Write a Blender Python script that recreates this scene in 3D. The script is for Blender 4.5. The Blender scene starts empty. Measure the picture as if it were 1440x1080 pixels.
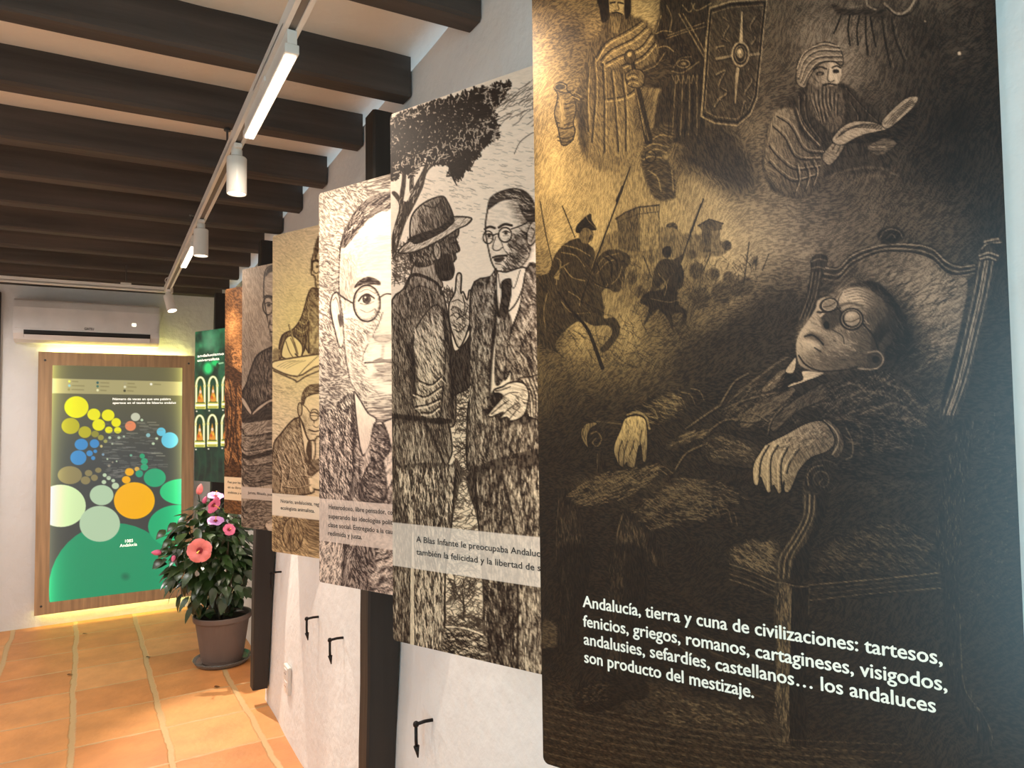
import bpy, bmesh, math, random
import numpy as np
from mathutils import Vector, Matrix
D, C = bpy.data, bpy.context.scene.collection
SC = bpy.context.scene
# ---------------------------------------------------------------- camera
F = 985.0; CAM = np.array([0, 0, 1.45])
RR = np.array([0.86526, -0.50116, -0.01317]); RU = np.array([-0.01080, -0.04490, 0.99893]); RF = np.array([0.50121, 0.86418, 0.04426])
RF /= np.linalg.norm(RF); RR -= RF * (RR @ RF); RR /= np.linalg.norm(RR); RU = np.cross(RR, RF)
cam = D.cameras.new('camera'); co = D.objects.new('camera', cam); C.objects.link(co); SC.camera = co
cam.sensor_width = 36.0; cam.lens = F / 1440 * 36; cam.clip_start = .02; cam.clip_end = 60
co.matrix_world = Matrix([[*map(float, (RR[i], RU[i], -RF[i], CAM[i]))] for i in range(3)] + [[0, 0, 0, 1]])
# ---------------------------------------------------------------- sky, daylight, exposure
SC.view_settings.view_transform = 'Standard'; SC.view_settings.look = 'None'; SC.view_settings.gamma = 1; SC.view_settings.use_curve_mapping = False
SC.view_settings.exposure = 0.0
w = D.worlds.new('sky'); SC.world = w; w.use_nodes = True
bg = w.node_tree.nodes['Background']; bg.inputs[0].default_value = (.62, .82, 1, 1); bg.inputs[1].default_value = 1.0
def area(name, loc, rot, sx, sy, power, col):
    l = D.lights.new(name, 'AREA'); l.shape = 'RECTANGLE'; l.size = sx; l.size_y = sy; l.energy = power; l.color = col
    o = D.objects.new(name, l); C.objects.link(o); o.location = loc; o.rotation_euler = rot; return o
# daylight falling in through the open street door in the left wall, behind the camera
area('door_daylight', (-1.76, -1.4, 1.05), (0, math.radians(-90), 0), 2.0, .95, 66, (.46, .84, 1.0))
WARM = (1.0, .86, .70)
def spot(name, loc, aim, power, cone=70, col=WARM, blend=.6, r=.014):
    l = D.lights.new(name, 'SPOT'); l.energy = power; l.color = col; l.spot_size = math.radians(cone); l.spot_blend = blend; l.shadow_soft_size = r
    o = D.objects.new(name, l); C.objects.link(o); o.location = loc
    o.rotation_euler = (Vector(aim) - Vector(loc)).to_track_quat('-Z', 'Y').to_euler(); return o
# lamps of the opposite lighting track (out of the picture on the left)
for i, y in enumerate((.2, 2.0, 3.6, 5.0)): area('far_track_lamp', (-1.15, y, 2.2), (0, 0, 0), .1, .5, (8, 8, 13, 21)[i], (1, .965, .94))
# ---------------------------------------------------------------- printed pictures (pure numpy, one colour per grid vertex)
def s2l(c):
    c = np.asarray(c, float) / 255.0
    return np.where(c <= .04045, c / 12.92, ((c + .055) / 1.055) ** 2.4)

def spline(pts, n=4):
    p = np.array(pts, float); m = len(p); out = []
    for i in range(m):
        a, b, c, d = p[i - 1], p[i], p[(i + 1) % m], p[(i + 2) % m]
        for k in range(n):
            t = k / n
            out.append(.5 * (2 * b + (c - a) * t + (2 * a - 5 * b + 4 * c - d) * t * t + (3 * b - a - 3 * c + d) * t ** 3))
    return np.array(out)

def curve(pts, n=5):
    p = np.array(pts, float)
    if len(p) < 3: return p
    q = np.vstack([2 * p[0] - p[1], p, 2 * p[-1] - p[-2]]); out = []
    for i in range(1, len(q) - 2):
        a, b, c, d = q[i - 1], q[i], q[i + 1], q[i + 2]
        for k in range(n):
            t = k / n
            out.append(.5 * (2 * b + (c - a) * t + (2 * a - 5 * b + 4 * c - d) * t * t + (3 * b - a - 3 * c + d) * t ** 3))
    out.append(p[-1]); return np.array(out)

class Canvas:
    """tone / hatch angle / paper / ink on a grid; X, Y are the picture coordinates of the grid vertices"""
    def __init__(s, X, Y, paper, ink, tone=.5, ang=0., seed=1):
        s.sh = X.shape; s.X = X.ravel().astype(np.float32); s.Y = Y.ravel().astype(np.float32); n = s.X.size
        s.T = np.full(n, tone, np.float32); s.A = np.full(n, ang, np.float32)
        s.paper = np.tile(np.array(paper, np.float32), (n, 1)); s.ink = np.tile(np.array(ink, np.float32), (n, 1))
        s.flat = np.zeros((n, 3), np.float32); s.fa = np.zeros(n, np.float32)
        s.hs = np.ones(n, np.float32)
        s.rng = np.random.default_rng(seed); s.fr(0, 0, 1)
    def fr(s, x0, y0, k): s.o = np.array([x0, y0], float); s.k = float(k); return s
    def c(s, pts): return s.o + np.array(pts, float) / s.k
    def lin(s, x0, y0, t0, x1, y1, t1):
        a, b = s.c([(x0, y0), (x1, y1)]); v = b - a; L = float(v @ v)
        return lambda x, y: t0 + (t1 - t0) * np.clip(((x - a[0]) * v[0] + (y - a[1]) * v[1]) / L, 0, 1)
    def _box(s, lo, hi):
        return np.nonzero((s.X > lo[0]) & (s.X < hi[0]) & (s.Y > lo[1]) & (s.Y < hi[1]))[0]
    def mask(s, P, f):
        i = s._box(P.min(0) - f, P.max(0) + f)
        x, y = s.X[i], s.Y[i]; ins = np.zeros(i.size, bool); d = np.full(i.size, 1e9, np.float32)
        Q = np.roll(P, -1, 0)
        for (ax, ay), (bx, by) in zip(P, Q):
            ex, ey = bx - ax, by - ay; L = ex * ex + ey * ey
            if L < 1e-9: continue
            if ay != by:
                cr = ((ay > y) != (by > y)) & (x < ex * (y - ay) / ey + ax); ins ^= cr
            t = np.clip(((x - ax) * ex + (y - ay) * ey) / L, 0, 1)
            d = np.minimum(d, (x - ax - t * ex) ** 2 + (y - ay - t * ey) ** 2)
        d = np.sqrt(d); sd = np.where(ins, d, -d)
        return i, np.clip(.5 + sd / f, 0, 1)
    def put(s, i, m, tone=None, ang=None, col=None, add=None, al=1., hs=None):
        x, y = s.X[i], s.Y[i]; m = m * al
        ev = lambda q: q(x, y) if callable(q) else q
        if tone is not None: s.T[i] += m * (ev(tone) - s.T[i]); s.fa[i] *= (1 - m)
        if add is not None: s.T[i] += m * ev(add)
        if ang is not None: k = m > .5; a = ev(ang); s.A[i[k]] = (a[k] if np.ndim(a) else a)
        if hs is not None: s.hs[i] += m * (hs - s.hs[i])
        if col is not None:
            cc = np.array(col, np.float32); na = m + s.fa[i] * (1 - m)
            s.flat[i] = (s.flat[i] * (s.fa[i] * (1 - m))[:, None] + cc * m[:, None]) / np.maximum(na, 1e-5)[:, None]; s.fa[i] = na
    def poly(s, pts, tone=None, ang=None, f=1.6, sm=True, edge=None, ew=2.2, **k):
        P = s.c(pts); P = spline(P) if sm else P
        i, m = s.mask(P, f); s.put(i, m, tone, None if ang is None else (np.radians(ang) if not callable(ang) else ang), **k)
        if edge is not None: s._line(np.vstack([P, P[:1]]), ew, edge)
    def _line(s, P, w, tone=None, f=1.2, w2=None, **k):
        i = s._box(P.min(0) - w - 2, P.max(0) + w + 2)
        if not i.size: return
        x, y = s.X[i], s.Y[i]; best = np.full(i.size, 1e9, np.float32); n = len(P) - 1
        for j in range(n):
            ax, ay = P[j]; ex, ey = P[j + 1] - P[j]; L = ex * ex + ey * ey
            if L < 1e-9: continue
            t = np.clip(((x - ax) * ex + (y - ay) * ey) / L, 0, 1)
            ww = w / 2 if w2 is None else (w + (w2 - w) * (j + t) / n) / 2
            best = np.minimum(best, np.hypot(x - ax - t * ex, y - ay - t * ey) - ww)
        s.put(i, np.clip(.5 - best / f, 0, 1), tone, **k)
    def line(s, pts, w, tone=None, sm=True, **k):
        P = s.c(pts); s._line(curve(P) if sm else P, w / s.k, tone, w2=(k.pop('w2') / s.k if 'w2' in k else None), **k)
    def ell(s, cx, cy, rx, ry, tone=None, rot=0, f=1.6, edge=None, ew=2., **k):
        a = np.linspace(0, 2 * np.pi, 41)[:-1]; r = np.radians(rot)
        u, v = rx * np.cos(a), ry * np.sin(a)
        P = s.c(np.stack([cx + u * np.cos(r) - v * np.sin(r), cy + u * np.sin(r) + v * np.cos(r)], 1))
        if tone is not None or len(k):
            i, m = s.mask(P, f); s.put(i, m, tone, **k)
        if edge is not None: s._line(np.vstack([P, P[:1]]), ew, edge)
    def glow(s, cx, cy, rx, ry, add):
        c = s.c([(cx, cy)])[0]; rx, ry = rx / s.k, ry / s.k
        s.T += add * np.exp(-((s.X - c[0]) / rx) ** 2 - ((s.Y - c[1]) / ry) ** 2).astype(np.float32)
    def strokes(s, pts, n, ln, w, tone, ang=None, spread=180, bend=.3, al=.5):
        """n loose pen strokes scattered inside an outline"""
        P = s.c(pts); lo, hi = P.min(0), P.max(0); r = s.rng; k = 0
        while k < n:
            c = lo + r.random(2) * (hi - lo); ins = False; j = len(P) - 1
            for q in range(len(P)):
                if (P[q, 1] > c[1]) != (P[j, 1] > c[1]) and c[0] < (P[j, 0] - P[q, 0]) * (c[1] - P[q, 1]) / (P[j, 1] - P[q, 1]) + P[q, 0]: ins = not ins
                j = q
            k += 1
            if not ins: continue
            a = np.radians((0 if ang is None else ang) + (r.random() - .5) * spread); L = ln * (.6 + .8 * r.random()) / s.k
            v = np.array([np.cos(a), np.sin(a)]) * L / 2; nn = np.array([-v[1], v[0]]) * bend * (r.random() - .5) * 2
            s._line(np.array([c - v, c + nn, c + v]), w / s.k * (.7 + .6 * r.random()), tone, f=1., al=al)
    def smooth_noise(s, cell, oct=3):
        h, w = s.sh; out = np.zeros(s.sh, np.float32); amp = 1.
        for o in range(oct):
            c = max(2, cell / 2 ** o); gh, gw = int(h / c) + 3, int(w / c) + 3; g = s.rng.random((gh, gw)).astype(np.float32) - .5
            yy, xx = np.arange(h) / c, np.arange(w) / c; y0, x0 = yy.astype(int), xx.astype(int)
            ty, tx = (yy - y0)[:, None], (xx - x0)[None]; ty = ty * ty * (3 - 2 * ty); tx = tx * tx * (3 - 2 * tx)
            A, B, Cc, D = g[np.ix_(y0, x0)], g[np.ix_(y0, x0 + 1)], g[np.ix_(y0 + 1, x0)], g[np.ix_(y0 + 1, x0 + 1)]
            out += amp * ((A * (1 - tx) + B * tx) * (1 - ty) + (Cc * (1 - tx) + D * tx) * ty); amp *= .5
        return out.ravel()
    def finish(s, cell=1.6, L=9, soft=.22, mix=.75, wob=.5, gam=1.):
        h, w = s.sh
        n = s.rng.random((h, w)).astype(np.float32) - .5 if cell <= 1 else s.smooth_noise(cell, 1).reshape(h, w)
        if cell <= 1: n = n + cell * (np.roll(n, 1, 0) + np.roll(n, -1, 0) + np.roll(n, 1, 1) + np.roll(n, -1, 1)) * .5
        A = s.A + wob * s.smooth_noise(26, 2) * 2
        dx, dy = np.cos(A).reshape(h, w), np.sin(A).reshape(h, w)
        yy, xx = np.mgrid[0:h, 0:w].astype(np.float32); acc = n.copy()
        for sg in (1, -1):
            x, y = xx.copy(), yy.copy()
            for k in range(L):
                xi, yi = np.clip(x + .5, 0, w - 1).astype(np.int32), np.clip(y + .5, 0, h - 1).astype(np.int32)
                x += sg * dx[yi, xi]; y += sg * dy[yi, xi]
                xi, yi = np.clip(x + .5, 0, w - 1).astype(np.int32), np.clip(y + .5, 0, h - 1).astype(np.int32)
                acc += n[yi, xi]
        a = acc.ravel(); r = np.empty_like(a); r[np.argsort(a)] = np.linspace(0, 1, a.size, dtype=np.float32)
        T = np.clip(s.T, 0, 1) ** gam; q = np.sqrt(T * (1 - T)) * 2; v = np.clip(T + mix * s.hs * q * np.tanh((r - .5) / soft), 0, 1)
        out = s.ink + (s.paper - s.ink) * v[:, None]
        out = out + (s.flat - out) * s.fa[:, None]
        return np.clip(out, 0, 255)
def sst(a, b, x):
    t = np.clip((x - a) / (b - a), 0, 1); return t * t * (3 - 2 * t)

def picture_sleeper(X, Y):
    c = Canvas(X, Y, (232, 196, 134), (19, 11, 7), .30, np.radians(-28), 11)
    k = sst(880, 1180, c.X)[:, None]
    c.paper[:] = np.array((252, 200, 120)) * (1 - k) + np.array((228, 184, 148)) * k
    k = sst(560, 760, c.Y)[:, None]; c.paper[:] = c.paper * (1 - k) + np.array((214, 170, 116)) * k
    # smoky ground: light clouds left and centre, dark sky at the top left and right
    c.T[:] = .40 - .10 * sst(1180, 1380, c.X)
    for g in ((800, 190, 60, 130, .34), (890, 300, 100, 70, .34), (775, 290, 60, 80, .30), (985, 340, 110, 70, .30), (870, 470, 120, 80, .16),
              (905, 40, 34, 70, .42), (800, 250, 60, 30, .1), (860, 380, 40, 60, .12), (790, 40, 40, 60, -.16), (1010, 470, 60, 80, -.05), (1180, 420, 140, 120, .05), (1330, 200, 90, 200, -.05),
              (1040, 230, 50, 60, .10), (1120, 350, 60, 40, .10), (1165, 85, 60, 45, .24)): c.glow(*g)
    c.T = np.where(c.T > .55, .55 + .35 * np.tanh((c.T - .55) / .5), c.T).astype(np.float32)
    c.T += .34 * c.smooth_noise(88, 3)
    c.A[:] = np.radians(-25) + 1.6 * c.smooth_noise(150, 2)
    k = sst(470, 640, c.Y + .45 * (c.X - 1000) * (c.X > 1000)); c.T = c.T * (1 - k) + .15 * k
    k = sst(1330, 1410, c.X); c.T = c.T * (1 - k) + .13 * k
    # dark hillside behind the chair
    c.fr(740, 250, 4).poly([(860, 1100), (960, 900), (1120, 800), (1270, 700), (1440, 640), (1600, 700), (1700, 900), (1600, 1100), (1000, 1200)], .19, -25, f=30)
    # ---- castle
    c.fr(740, 250, 4)
    c.poly([(430, 340), (520, 305), (640, 340), (760, 320), (970, 318), (1090, 350), (1090, 440), (640, 450), (430, 440)], .48, 80, f=4)
    c.poly([(510, 230), (560, 195), (632, 168), (636, 420), (525, 400), (520, 300)], .36, 85, sm=False)
    c.poly([(632, 168), (745, 155), (748, 395), (640, 415)], .60, 85, sm=False)
    c.line([(505, 232), (560, 195), (630, 167), (748, 154)], 9, .2, sm=False); c.line([(512, 250), (630, 205), (745, 192)], 5, .25, sm=False)
    for q in range(6): c.line([(640 + 19 * q, 168 - 2 * q), (640 + 19 * q, 196 - 2 * q)], 5, .28)
    c.ell(820, 282, 34, 30, .28, ang=0); c.poly([(750, 280), (850, 290), (850, 330), (752, 330)], .5, 80)
    c.poly([(970, 270), (1030, 236), (1106, 258), (1100, 292), (1088, 295), (1092, 420), (990, 420), (988, 295)], .36, 85, sm=False)
    c.poly([(1040, 300), (1086, 296), (1090, 415), (1042, 415)], .52, 85, sm=False); c.line([(968, 270), (1030, 234), (1108, 258)], 7, .15, sm=False)
    c.ell(1130, 382, 26, 28, .28); c.line([(636, 170), (640, 415)], 4, .25); c.line([(748, 160), (750, 395)], 4, .25)
    c.strokes([(640, 200), (745, 190), (748, 400), (640, 415)], 40, 26, 3, .32, 85, 20)
    # ---- crowd of riders
    for q in ((960, 525, 45, 45), (1060, 545, 28, 36), (1140, 562, 34, 34), (932, 432, 18, 26), (640, 640, 30, 34), (980, 680, 52, 62), (1100, 650, 60, 66), (600, 560, 22, 40), (705, 460, 16, 22), (1290, 470, 14, 30), (1180, 620, 40, 50), (1240, 610, 40, 50)):
        c.ell(*q, .27, f=4, al=.8)
    c.strokes([(560, 480), (1300, 440), (1300, 700), (1000, 760), (600, 760)], 260, 46, 4, .2, 70, 120)
    for a in (((80, 135), (112, 320), (152, 490)), ((205, 160), (275, 335)), ((1255, 360), (1225, 600)), ((660, 440), (705, 560)), ((1040, 425), (1000, 520)), ((1365, 430), (1330, 520)), ((1300, 440), (1290, 520))): c.line(a, 5, .15)
    c.line([(998, 120), (925, 320), (870, 470)], 7, .1); c.line([(985, 150), (925, 310)], 10, .12)
    # second rider and horse
    c.poly([(830, 500), (870, 488), (888, 540), (880, 610), (850, 640), (862, 715), (902, 748), (903, 800), (870, 835), (882, 765), (822, 770), (832, 875), (790, 785), (730, 742), (662, 835), (690, 733), (640, 700), (690, 640), (780, 620)], .15, 70)
    c.poly([(740, 480), (780, 455), (830, 460), (884, 432), (872, 482), (832, 540), (762, 602), (710, 642), (716, 545)], .22, 60)
    c.ell(793, 420, 24, 33, .16); c.poly([(770, 430), (815, 430), (815, 392), (795, 386), (772, 398)], .12)
    c.line([(745, 540), (790, 600), (780, 660)], 5, .5); c.line([(700, 680), (800, 700), (850, 690)], 4, .45)
    # first rider and horse
    c.poly([(360, 560), (390, 480), (440, 415), (520, 405), (580, 438), (588, 480), (562, 512), (552, 580), (530, 642), (490, 642), (455, 622), (425, 650), (442, 730), (440, 790), (500, 788), (530, 850), (502, 922), (442, 982), (420, 962), (482, 880), (460, 832), (380, 832), (300, 805), (200, 880), (165, 955), (245, 1040), (200, 1000), (120, 960), (85, 930), (72, 900), (60, 620), (150, 560), (280, 650)], .24, 65)
    c.poly([(160, 440), (220, 370), (300, 340), (350, 372), (388, 420), (372, 500), (340, 602), (280, 655), (190, 612), (190, 522), (150, 562), (100, 602), (60, 612), (60, 560), (130, 530)], .22, 60)
    c.poly([(300, 310), (335, 285), (375, 300), (380, 325), (368, 355), (330, 372), (300, 345)], .42, 80)
    c.poly([(278, 300), (292, 262), (340, 215), (366, 204), (372, 242), (398, 288), (372, 296), (330, 282), (300, 312)], .1, 20)
    c.line([(340, 215), (350, 240), (395, 285)], 4, .5); c.line([(365, 325), (358, 345)], 8, .15)
    for a in (((215, 380), (290, 400), (360, 440)), ((200, 420), (280, 440), (330, 500)), ((210, 500), (260, 560), (330, 580)), ((170, 450), (195, 470), (190, 520)), ((240, 640), (300, 680), (300, 720))): c.line(a, 5, .55)
    for a in (((400, 500), (440, 450), (520, 425)), ((400, 540), (450, 480), (500, 460)), ((480, 600), (520, 560), (540, 500)), ((460, 640), (530, 640), (545, 560)), ((390, 600), (440, 620), (460, 600)), ((120, 650), (100, 750), (110, 850)), ((200, 700), (260, 760), (360, 760))): c.line(a, 5, .5)
    for a in (((430, 440), (480, 480), (480, 560)), ((460, 430), (510, 470), (515, 520)), ((400, 480), (420, 540), (440, 600))): c.line(a, 7, .08)
    c.ell(545, 470, 8, 6, .06); c.line([(355, 565), (420, 610), (470, 620)], 6, .1)
    c.line([(600, 900 - 1000), (565, 0), (390, 470), (308, 700)], 8, .1); c.line([(545, 50), (512, 130)], 15, .12)
    c.line([(180, 640), (260, 750), (350, 860), (430, 1070)], 9, .1, w2=22)
    c.line([(300, 690), (440, 760)], 5, .12); c.line([(170, 600), (185, 520), (240, 480)], 6, .5)
    c.strokes([(60, 800), (800, 760), (1000, 820), (900, 1080), (60, 1080)], 200, 60, 4, .16, 35, 80)
    # ---- robed bearded man with a jar
    c.fr(740, 0, 4)
    c.poly([(410, -40), (575, -40), (582, 60), (600, 92), (660, 110), (722, 180), (742, 260), (735, 350), (700, 420), (640, 480), (606, 640), (616, 800), (590, 930), (430, 960), (330, 900), (300, 770), (290, 620), (270, 560), (300, 480), (330, 330), (360, 240), (420, 180), (430, 110), (415, 50)], c.lin(340, 300, .30, 620, 700, .5), 75, f=6)
    c.poly([(450, 250), (560, 180), (650, 130), (705, 200), (700, 300), (600, 340), (480, 380), (430, 420)], .48, 40, f=10)
    for a in (((650, 120), (560, 180), (450, 240), (390, 330)), ((680, 150), (600, 220), (480, 280), (420, 340)), ((705, 190), (640, 270), (520, 320), (430, 370)), ((725, 240), (650, 320), (540, 370)), ((640, 480), (560, 540), (440, 560))): c.line(a, 8, .12); c.line([(p + 10, q + 14) for p, q in a], 7, .68)
    for a in (((380, 330), (390, 520), (370, 800)), ((430, 360), (440, 560), (440, 860)), ((480, 400), (500, 600), (520, 850)), ((540, 420), (560, 620), (560, 850)), ((350, 380), (340, 560), (350, 740))): c.line(a, 9, .2); c.line([(p + 12, q) for p, q in a], 6, .62)
    c.poly([(300, 500), (330, 520), (340, 720), (330, 860), (300, 780), (286, 620)], .22, 85, f=8)
    c.poly([(395, -40), (480, -40), (470, 40), (480, 90), (430, 130), (415, 60)], .08, 80); c.poly([(540, -40), (580, -40), (590, 70), (560, 110), (552, 40)], .1, 80)
    c.poly([(470, -40), (545, -40), (552, 50), (548, 90), (520, 120), (480, 110), (468, 50)], .66, 40)
    c.line([(476, 18), (500, 14)], 10, .1); c.line([(520, 16), (545, 20)], 9, .1); c.line([(515, 20), (522, 55), (500, 60)], 6, .3)
    c.poly([(470, 80), (500, 70), (545, 80), (550, 110), (525, 180), (500, 210), (470, 170)], .34, 85); c.line([(485, 76), (510, 70), (535, 80)], 7, .08)
    for q in range(6): c.line([(478 + 11 * q, 95), (484 + 8 * q, 140), (490 + 5 * q, 185)], 3, .62)
    c.poly([(158, 490), (190, 464), (228, 480), (232, 510), (268, 545), (282, 620), (266, 690), (276, 740), (252, 800), (202, 816), (182, 730), (160, 640), (174, 575), (178, 530)], .45, 5, edge=.12, ew=1.6)
    for y in (512, 575, 600, 690, 715, 770, 790): c.line([(178, y), (220, y + 12), (268, y - 4)], 6, .14)
    c.poly([(185, 560), (215, 570), (215, 700), (190, 700)], .62, 80, f=5); c.ell(192, 490, 32, 18, .2, edge=.6, ew=1.2)
    c.poly([(262, 540), (330, 480), (345, 560), (300, 580)], .3, 30); c.line([(262, 545), (300, 560)], 6, .65); c.line([(272, 520), (310, 545)], 5, .6)
    # ---- legionary with club and tall shield
    c.poly([(790, -40), (1060, -40), (1030, 60), (1010, 560), (1010, 700), (990, 830), (900, 820), (820, 800), (720, 780), (740, 560), (760, 500), (665, 484), (640, 392), (720, 362), (745, 272), (720, 190), (748, 90)], .17, 80, f=4)
    c.poly([(960, 700), (1180, 740), (1300, 1000), (1200, 1100), (1000, 1000), (840, 900)], .2, 60, f=30)
    c.poly([(700, 740), (800, 690), (838, 760), (800, 860), (770, 880), (832, 960), (836, 1110), (720, 1110), (650, 930), (652, 850), (680, 780)], .28, 30, f=5)
    for a in (((690, 860), (730, 840), (790, 860)), ((672, 830), (720, 810), (800, 830)), ((660, 900), (700, 880), (760, 890)), ((700, 790), (760, 760), (820, 770)), ((690, 960), (740, 1000), (760, 1080)), ((820, 960), (830, 1080))): c.line(a, 7, .55)
    c.ell(700, 880, 30, 34, None, edge=.1, ew=1.5)
    c.poly([(660, 390), (740, 350), (800, 330), (820, 420), (740, 470), (650, 490)], .22, 20, f=5); c.line([(660, 400), (730, 370), (780, 300)], 5, .5)
    c.line([(590, 330), (640, 560), (690, 790)], 30, .13, w2=46); c.line([(580, 340), (625, 540), (672, 760)], 6, .6); c.line([(605, 470), (690, 790)], 5, .45)
    c.ell(585, 322, 30, 40, .3, edge=.1, ew=1.5); c.ell(582, 308, 12, 14, .75)
    c.poly([(560, 420), (600, 390), (650, 400), (668, 440), (650, 490), (590, 490), (565, 460)], .42, 60, edge=.1, ew=1.5)
    for q in range(4): c.line([(572, 428 + 16 * q), (600, 414 + 16 * q), (628, 424 + 16 * q)], 5, .72 if q % 2 else .12)
    for a in (((860, 80), (930, 200), (1000, 320)), ((885, 80), (950, 190), (1005, 290))): c.line(a, 7, .5)
    for a in (((790, 218), (900, 180), (1010, 150)), ((800, 200), (900, 165), (1000, 130))): c.line(a, 6, .45)
    for a in (((760, 90), (740, 150), (728, 190), (770, 175), (820, 180)), ((790, 30), (820, 100), (810, 170)), ((735, 270), (790, 262), (830, 290)), ((930, 20), (960, 60), (1040, 20)), ((880, 30), (920, 70), (950, 20))): c.line(a, 6, .5)
    c.ell(885, 360, 36, 22, None, edge=.5, ew=1.4); c.ell(885, 360, 14, 9, .5); c.line([(820, 400), (880, 410), (970, 350)], 8, .42); c.line([(830, 380), (870, 330), (930, 320)], 6, .4)
    for q in range(9): c.line([(820 + 20 * q, 430), (815 + 21 * q, 540), (800 + 23 * q, 760)], 6, .42 if q % 2 else .1)
    for q in range(5): c.line([(820 + 30 * q, 425), (845 + 28 * q, 470), (860 + 26 * q, 425)], 5, .45)
    c.poly([(1030, 40), (1150, 4), (1300, -20), (1362, 0), (1345, 150), (1330, 300), (1305, 560), (1268, 655), (1190, 716), (1060, 702), (980, 660), (998, 450), (1014, 200)], .27, 60, sm=False)
    bd = [(1034, 46), (1150, 10), (1355, -4), (1338, 150), (1324, 300), (1298, 556), (1262, 645), (1188, 708), (1060, 694), (986, 656), (1004, 450), (1020, 200), (1034, 46)]
    c.line(bd, 9, .62, sm=False); cc = np.mean(bd, 0); inn = [tuple(cc + (np.array(p) - cc) * .90) for p in bd]
    c.line(inn, 5, .5, sm=False); c.line([tuple(cc + (np.array(p) - cc) * .95) for p in bd], 10, .1, sm=False)
    for a in (((1110, 100), (1142, 140), (1112, 200), (1140, 235), (1100, 220)), ((1290, 95), (1262, 150), (1290, 210), (1268, 250)), ((1070, 420), (1118, 400), (1085, 480), (1130, 520), (1080, 560)), ((1250, 390), (1272, 450), (1232, 520), (1260, 560)), ((1060, 600), (1090, 560), (1120, 620)), ((1240, 620), (1230, 570), (1210, 640)), ((1090, 300), (1070, 270), (1110, 260))): c.line(a, 9, .5); c.line([(p + 5, q + 8) for p, q in a], 5, .1)
    c.line([(1215, 70), (1212, 240)], 6, .75, w2=26); c.line([(1220, 100), (1222, 240)], 4, .1); c.line([(1190, 390), (1176, 580)], 20, .65, w2=5)
    c.line([(1072, 332), (1160, 315)], 14, .55); c.line([(1255, 310), (1310, 304)], 14, .55); c.line([(1072, 345), (1160, 328)], 5, .1)
    c.ell(1206, 306, 46, 66, .15, edge=.68, ew=2.4); c.ell(1206, 306, 30, 46, None, edge=.5, ew=1.6); c.ell(1204, 300, 20, 28, .62); c.ell(1202, 292, 9, 12, .9)
    c.line([(1014, 210), (990, 640)], 8, .6, sm=False)
    # ---- turbaned reader with an open book
    c.fr(1040, 0, 3.6)
    c.poly([(340, 430), (520, 420), (620, 500), (740, 600), (805, 760), (765, 850), (620, 880), (470, 880), (400, 960), (300, 1005), (170, 965), (118, 850), (128, 720), (170, 590), (250, 510), (300, 470)], .22, 70, f=5)
    c.poly([(180, 570), (270, 555), (310, 680), (425, 770), (432, 880), (380, 965), (300, 1000), (210, 970), (128, 860), (138, 700)], c.lin(140, 650, .58, 420, 850, .32), 60, f=4)
    for a in (((190, 590), (260, 640), (330, 760), (420, 780)), ((170, 640), (230, 700), (290, 800), (410, 810)), ((150, 740), (200, 800), (280, 860), (400, 850)), ((150, 820), (210, 880), (280, 920), (390, 890)), ((280, 560), (320, 660), (400, 750)), ((330, 830), (350, 900), (330, 970)), ((370, 820), (390, 880), (370, 950)), ((290, 840), (300, 920), (280, 980))): c.line(a, 7, .12); c.line([(p + 8, q - 12) for p, q in a], 5, .7)
    for a in (((330, 480), (340, 600), (420, 720)), ((300, 490), (310, 590), (380, 690)), ((540, 450), (620, 540), (700, 620)), ((560, 520), (600, 600), (560, 680)), ((640, 560), (720, 640), (760, 740))): c.line(a, 6, .42); c.line([(p + 8, q + 4) for p, q in a], 6, .08)
    c.poly([(350, 400), (400, 335), (470, 312), (515, 335), (512, 400), (490, 432), (440, 442), (375, 442)], c.lin(370, 380, .52, 470, 380, .85), 60)
    c.poly([(346, 430), (400, 442), (430, 425), (470, 440), (500, 428), (532, 520), (522, 620), (470, 672), (410, 622), (362, 565), (345, 495)], .40, 80, f=3)
    for q in range(15): c.line([(355 + 10.5 * q, 440 + 6 * abs(q - 7)), (365 + 9.5 * q, 520), (398 + 7 * q, 590 + 40 * np.sin(q * .45))], 4, .68 if q % 2 else .1)
    c.poly([(286, 400), (298, 310), (350, 250), (430, 214), (500, 238), (524, 292), (518, 336), (470, 310), (400, 330), (352, 400), (332, 445), (298, 432)], .60, 30, edge=.14, ew=1.4)
    for a in (((300, 400), (330, 310), (400, 262), (515, 262)), ((310, 420), (340, 340), (400, 295), (518, 290)), ((292, 360), (330, 275), (420, 232), (505, 245)), ((325, 430), (355, 370), (410, 318), (518, 315))): c.line(a, 5, .15); c.line([(p, q - 9) for p, q in a], 5, .85)
    c.ell(408, 374, 21, 11, .12); c.ell(408, 376, 9, 7, .6); c.ell(488, 362, 17, 10, .12); c.line([(378, 352), (410, 340), (440, 350)], 9, .14); c.line([(468, 345), (490, 335), (512, 345)], 8, .14)
    c.line([(452, 352), (446, 400), (460, 415), (480, 408)], 5, .22); c.poly([(455, 350), (470, 350), (476, 400), (460, 408)], .92); c.line([(425, 432), (455, 425), (490, 432)], 9, .12); c.line([(380, 400), (400, 420)], 5, .3)
    c.poly([(420, 785), (500, 700), (532, 718), (520, 765), (470, 830), (438, 830)], .62, 40, edge=.14, ew=1.3); c.line([(500, 712), (470, 760)], 4, .2); c.line([(516, 730), (490, 780)], 4, .2)
    c.poly([(520, 730), (620, 700), (700, 668), (762, 650), (892, 530), (884, 620), (790, 745), (650, 725)], .14, 20)
    c.poly([(468, 712), (510, 652), (580, 615), (680, 620), (752, 652), (700, 668), (610, 690), (520, 735)], .74, 15, edge=.12, ew=1.4)
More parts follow.
